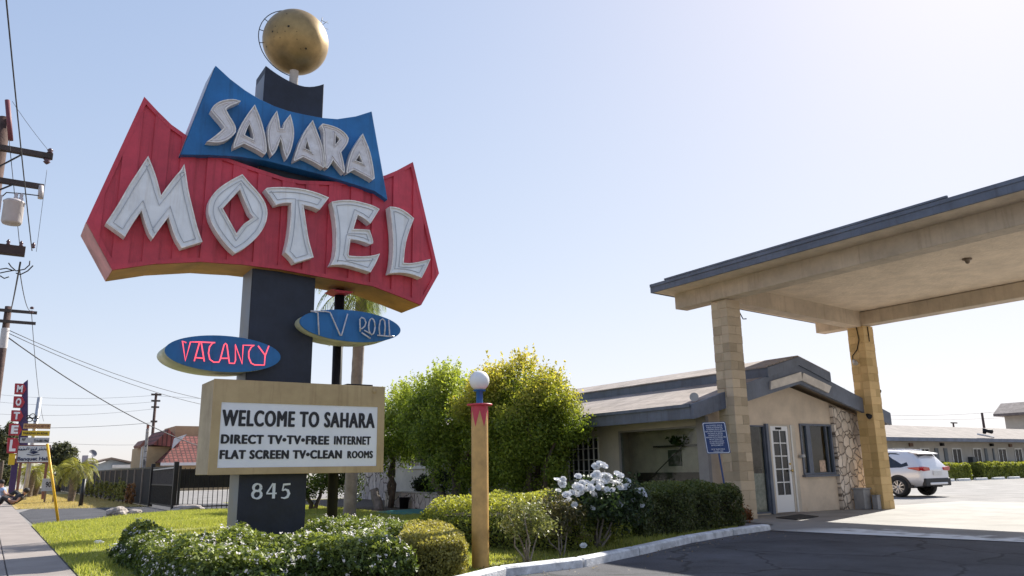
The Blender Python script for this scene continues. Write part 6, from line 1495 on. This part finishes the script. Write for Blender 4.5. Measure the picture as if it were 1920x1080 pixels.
def person(label, d, J, shirt, trousers, group):
    Jp = {k_: far_at(x, y, d+dd) for k_, (x, y, dd) in J.items()}
    root = Jp['pelvis']; t = thing('person', label, 'person', (root.x, root.y, 0), group)
    mid = lambda a, b, f=.5: Jp[a].lerp(Jp[b], f)
    spine = [(Jp['pelvis'], .13), (mid('pelvis', 'chest'), .125), (Jp['chest'], .14), (Jp['neck'], .06), (mid('neck', 'head', .6), .085), (Jp['head'], .10), (Jp['head']+(Jp['head']-Jp['neck'])*.35, .07)]
    ch = [spine]
    for s in ('l', 'r'):
        sh, el, ha = Jp['shoulder_'+s], Jp['elbow_'+s], Jp['hand_'+s]
        dr = (ha-el).normalized(); side = dr.cross(Vector((0, 0, 1))).normalized()
        ch.append([(Jp['chest'], .14), (sh, .07), (sh.lerp(el, .5), .05), (el, .042), (ha, .028), (ha+dr*.06, .034)])
        for q, l in ((-.030, .075), (-.010, .09), (.010, .085), (.030, .065)): ch.append([(ha+dr*.06, .034), (ha+dr*.10+side*q, .009), (ha+dr*(.10+l*.6)+side*q*1.2-Vector((0, 0, .012)), .008), (ha+dr*(.10+l)+side*q*1.2-Vector((0, 0, .03)), .006)])
        ch.append([(ha, .028), (ha+dr*.03+side*.045, .011), (ha+dr*.075+side*.06, .008)])
        hip, kn, ft = Jp['hip_'+s], Jp['knee_'+s], Jp['foot_'+s]
        fd_ = (ft-kn).normalized(); toe = (Vector((fd_.x, fd_.y, 0))+Vector((0, 0, .25))).normalized()
        ch.append([(Jp['pelvis'], .13), (hip, .095), (hip.lerp(kn, .5), .085), (kn, .06), (kn.lerp(ft, .4), .06), (ft, .04), (ft+toe*.09, .042), (ft+toe*.17, .03)])
    skinned('body', ch, skin_m, t)
    g = 1.14
    skinned('shirt', [[(mid('pelvis', 'chest', .1), .15), (mid('pelvis', 'chest'), .15), (Jp['chest'], .165), (Jp['chest'].lerp(Jp['neck'], .6), .09)]]+[[(Jp['chest'], .165), (Jp['shoulder_'+s], .09), (Jp['shoulder_'+s].lerp(Jp['elbow_'+s], .6), .065)] for s in 'lr'], shirt, t)
    skinned('trousers', [[(Jp['pelvis'], .155), (mid('pelvis', 'chest', .15), .15)]]+[[(Jp['pelvis'], .155), (Jp['hip_'+s], .112), (Jp['hip_'+s].lerp(Jp['knee_'+s], .5), .10), (Jp['knee_'+s], .078), (Jp['knee_'+s].lerp(Jp['foot_'+s], .45), .074), (Jp['knee_'+s].lerp(Jp['foot_'+s], .9), .06)] for s in 'lr'], trousers, t)
    for s in 'lr':
        ft = Jp['foot_'+s]; fd_ = (ft-Jp['knee_'+s]).normalized(); toe = (Vector((fd_.x, fd_.y, 0))+Vector((0, 0, .2))).normalized()
        skinned('shoe', [[(ft, .052), (ft+toe*.1, .052), (ft+toe*.19, .038)]], material('dark shoe', (.03, .028, .03), .6), t)
    hd_ = Jp['head']; upv = (hd_-Jp['neck']).normalized(); cap = MB().sphere(hd_+upv*.05-AF*(-.02), .118, 18, 10, .95); cap.build('hair', hair_m, t)
    return t
person('person in dark clothes lying back on the kerb, head to the right and knees raised', 31.5,
       {'pelvis': (23, 942, 0), 'chest': (38, 932, 0), 'neck': (44, 927, 0), 'head': (48, 921.5, 0), 'shoulder_l': (40, 930, -.2), 'shoulder_r': (41, 929, .2), 'elbow_l': (31, 940, -.35), 'elbow_r': (33, 938, .32), 'hand_l': (21, 938, -.30), 'hand_r': (24, 936, .25),
        'hip_l': (21, 942, -.12), 'hip_r': (22, 941, .12), 'knee_l': (6, 932, -.2), 'knee_r': (9, 931, .15), 'foot_l': (-4, 948, -.2), 'foot_r': (0, 946, .2)},
       material('black shirt', (.035, .03, .032), .8, vary=.3), material('dark trousers', (.03, .028, .032), .8, vary=.3), None)
person('person in a pale blue shirt sitting behind the lying figure, legs stretched toward the palms', 34.5,
       {'pelvis': (10, 934, 0), 'chest': (4, 920, 0), 'neck': (3, 913, 0), 'head': (3, 906, 0), 'shoulder_l': (6, 917, -.22), 'shoulder_r': (5, 916, .22), 'elbow_l': (9, 926, -.3), 'elbow_r': (11, 924, .3), 'hand_l': (19, 928, -.2), 'hand_r': (20, 927, .2),
        'hip_l': (12, 934, -.12), 'hip_r': (13, 933, .12), 'knee_l': (28, 922, -.15), 'knee_r': (30, 921, .15), 'foot_l': (40, 932, -.15), 'foot_r': (42, 931, .15)},
       material('pale blue shirt', (.30, .38, .55), .8, vary=.3), material('charcoal trousers', (.025, .024, .03), .8, vary=.3), None)
import OpenImageIO as oiio, sys
im=oiio.ImageBuf('/workdir/render_main.png').get_pixels(oiio.UINT8)
h,w=im.shape[:2]
for n,x,y in [('TL',60,60),('TM',700,60),('TR',1300,100),('R',1800,200),('mid',1000,400),('midR',1250,600),('lowL',200,740),('L',100,500),('lawn',300,975),('asph',1500,1050),('slabsun',1750,970),('lot',1850,920),('red',400,300),('blue',620,240),('M',300,400),('boardw',560,780),('frame',560,735),('pillar',510,620),('ceil',1700,480),('beam',1500,520),('gable',1480,760),('col1',1360,680),('bushtop',1000,720),('bushlow',1000,860),('walk',30,1040),('fascia',1500,455),('lamp',900,900),('globe',898,712),('stone',1585,850),('kerb',1200,1040)]:
    X,Y=int(x*w/1920),int(y*h/1080); p=im[Y-3:Y+4,X-3:X+4,:3].reshape(-1,3).mean(0).astype(int); print(n,(x,y),p.tolist())
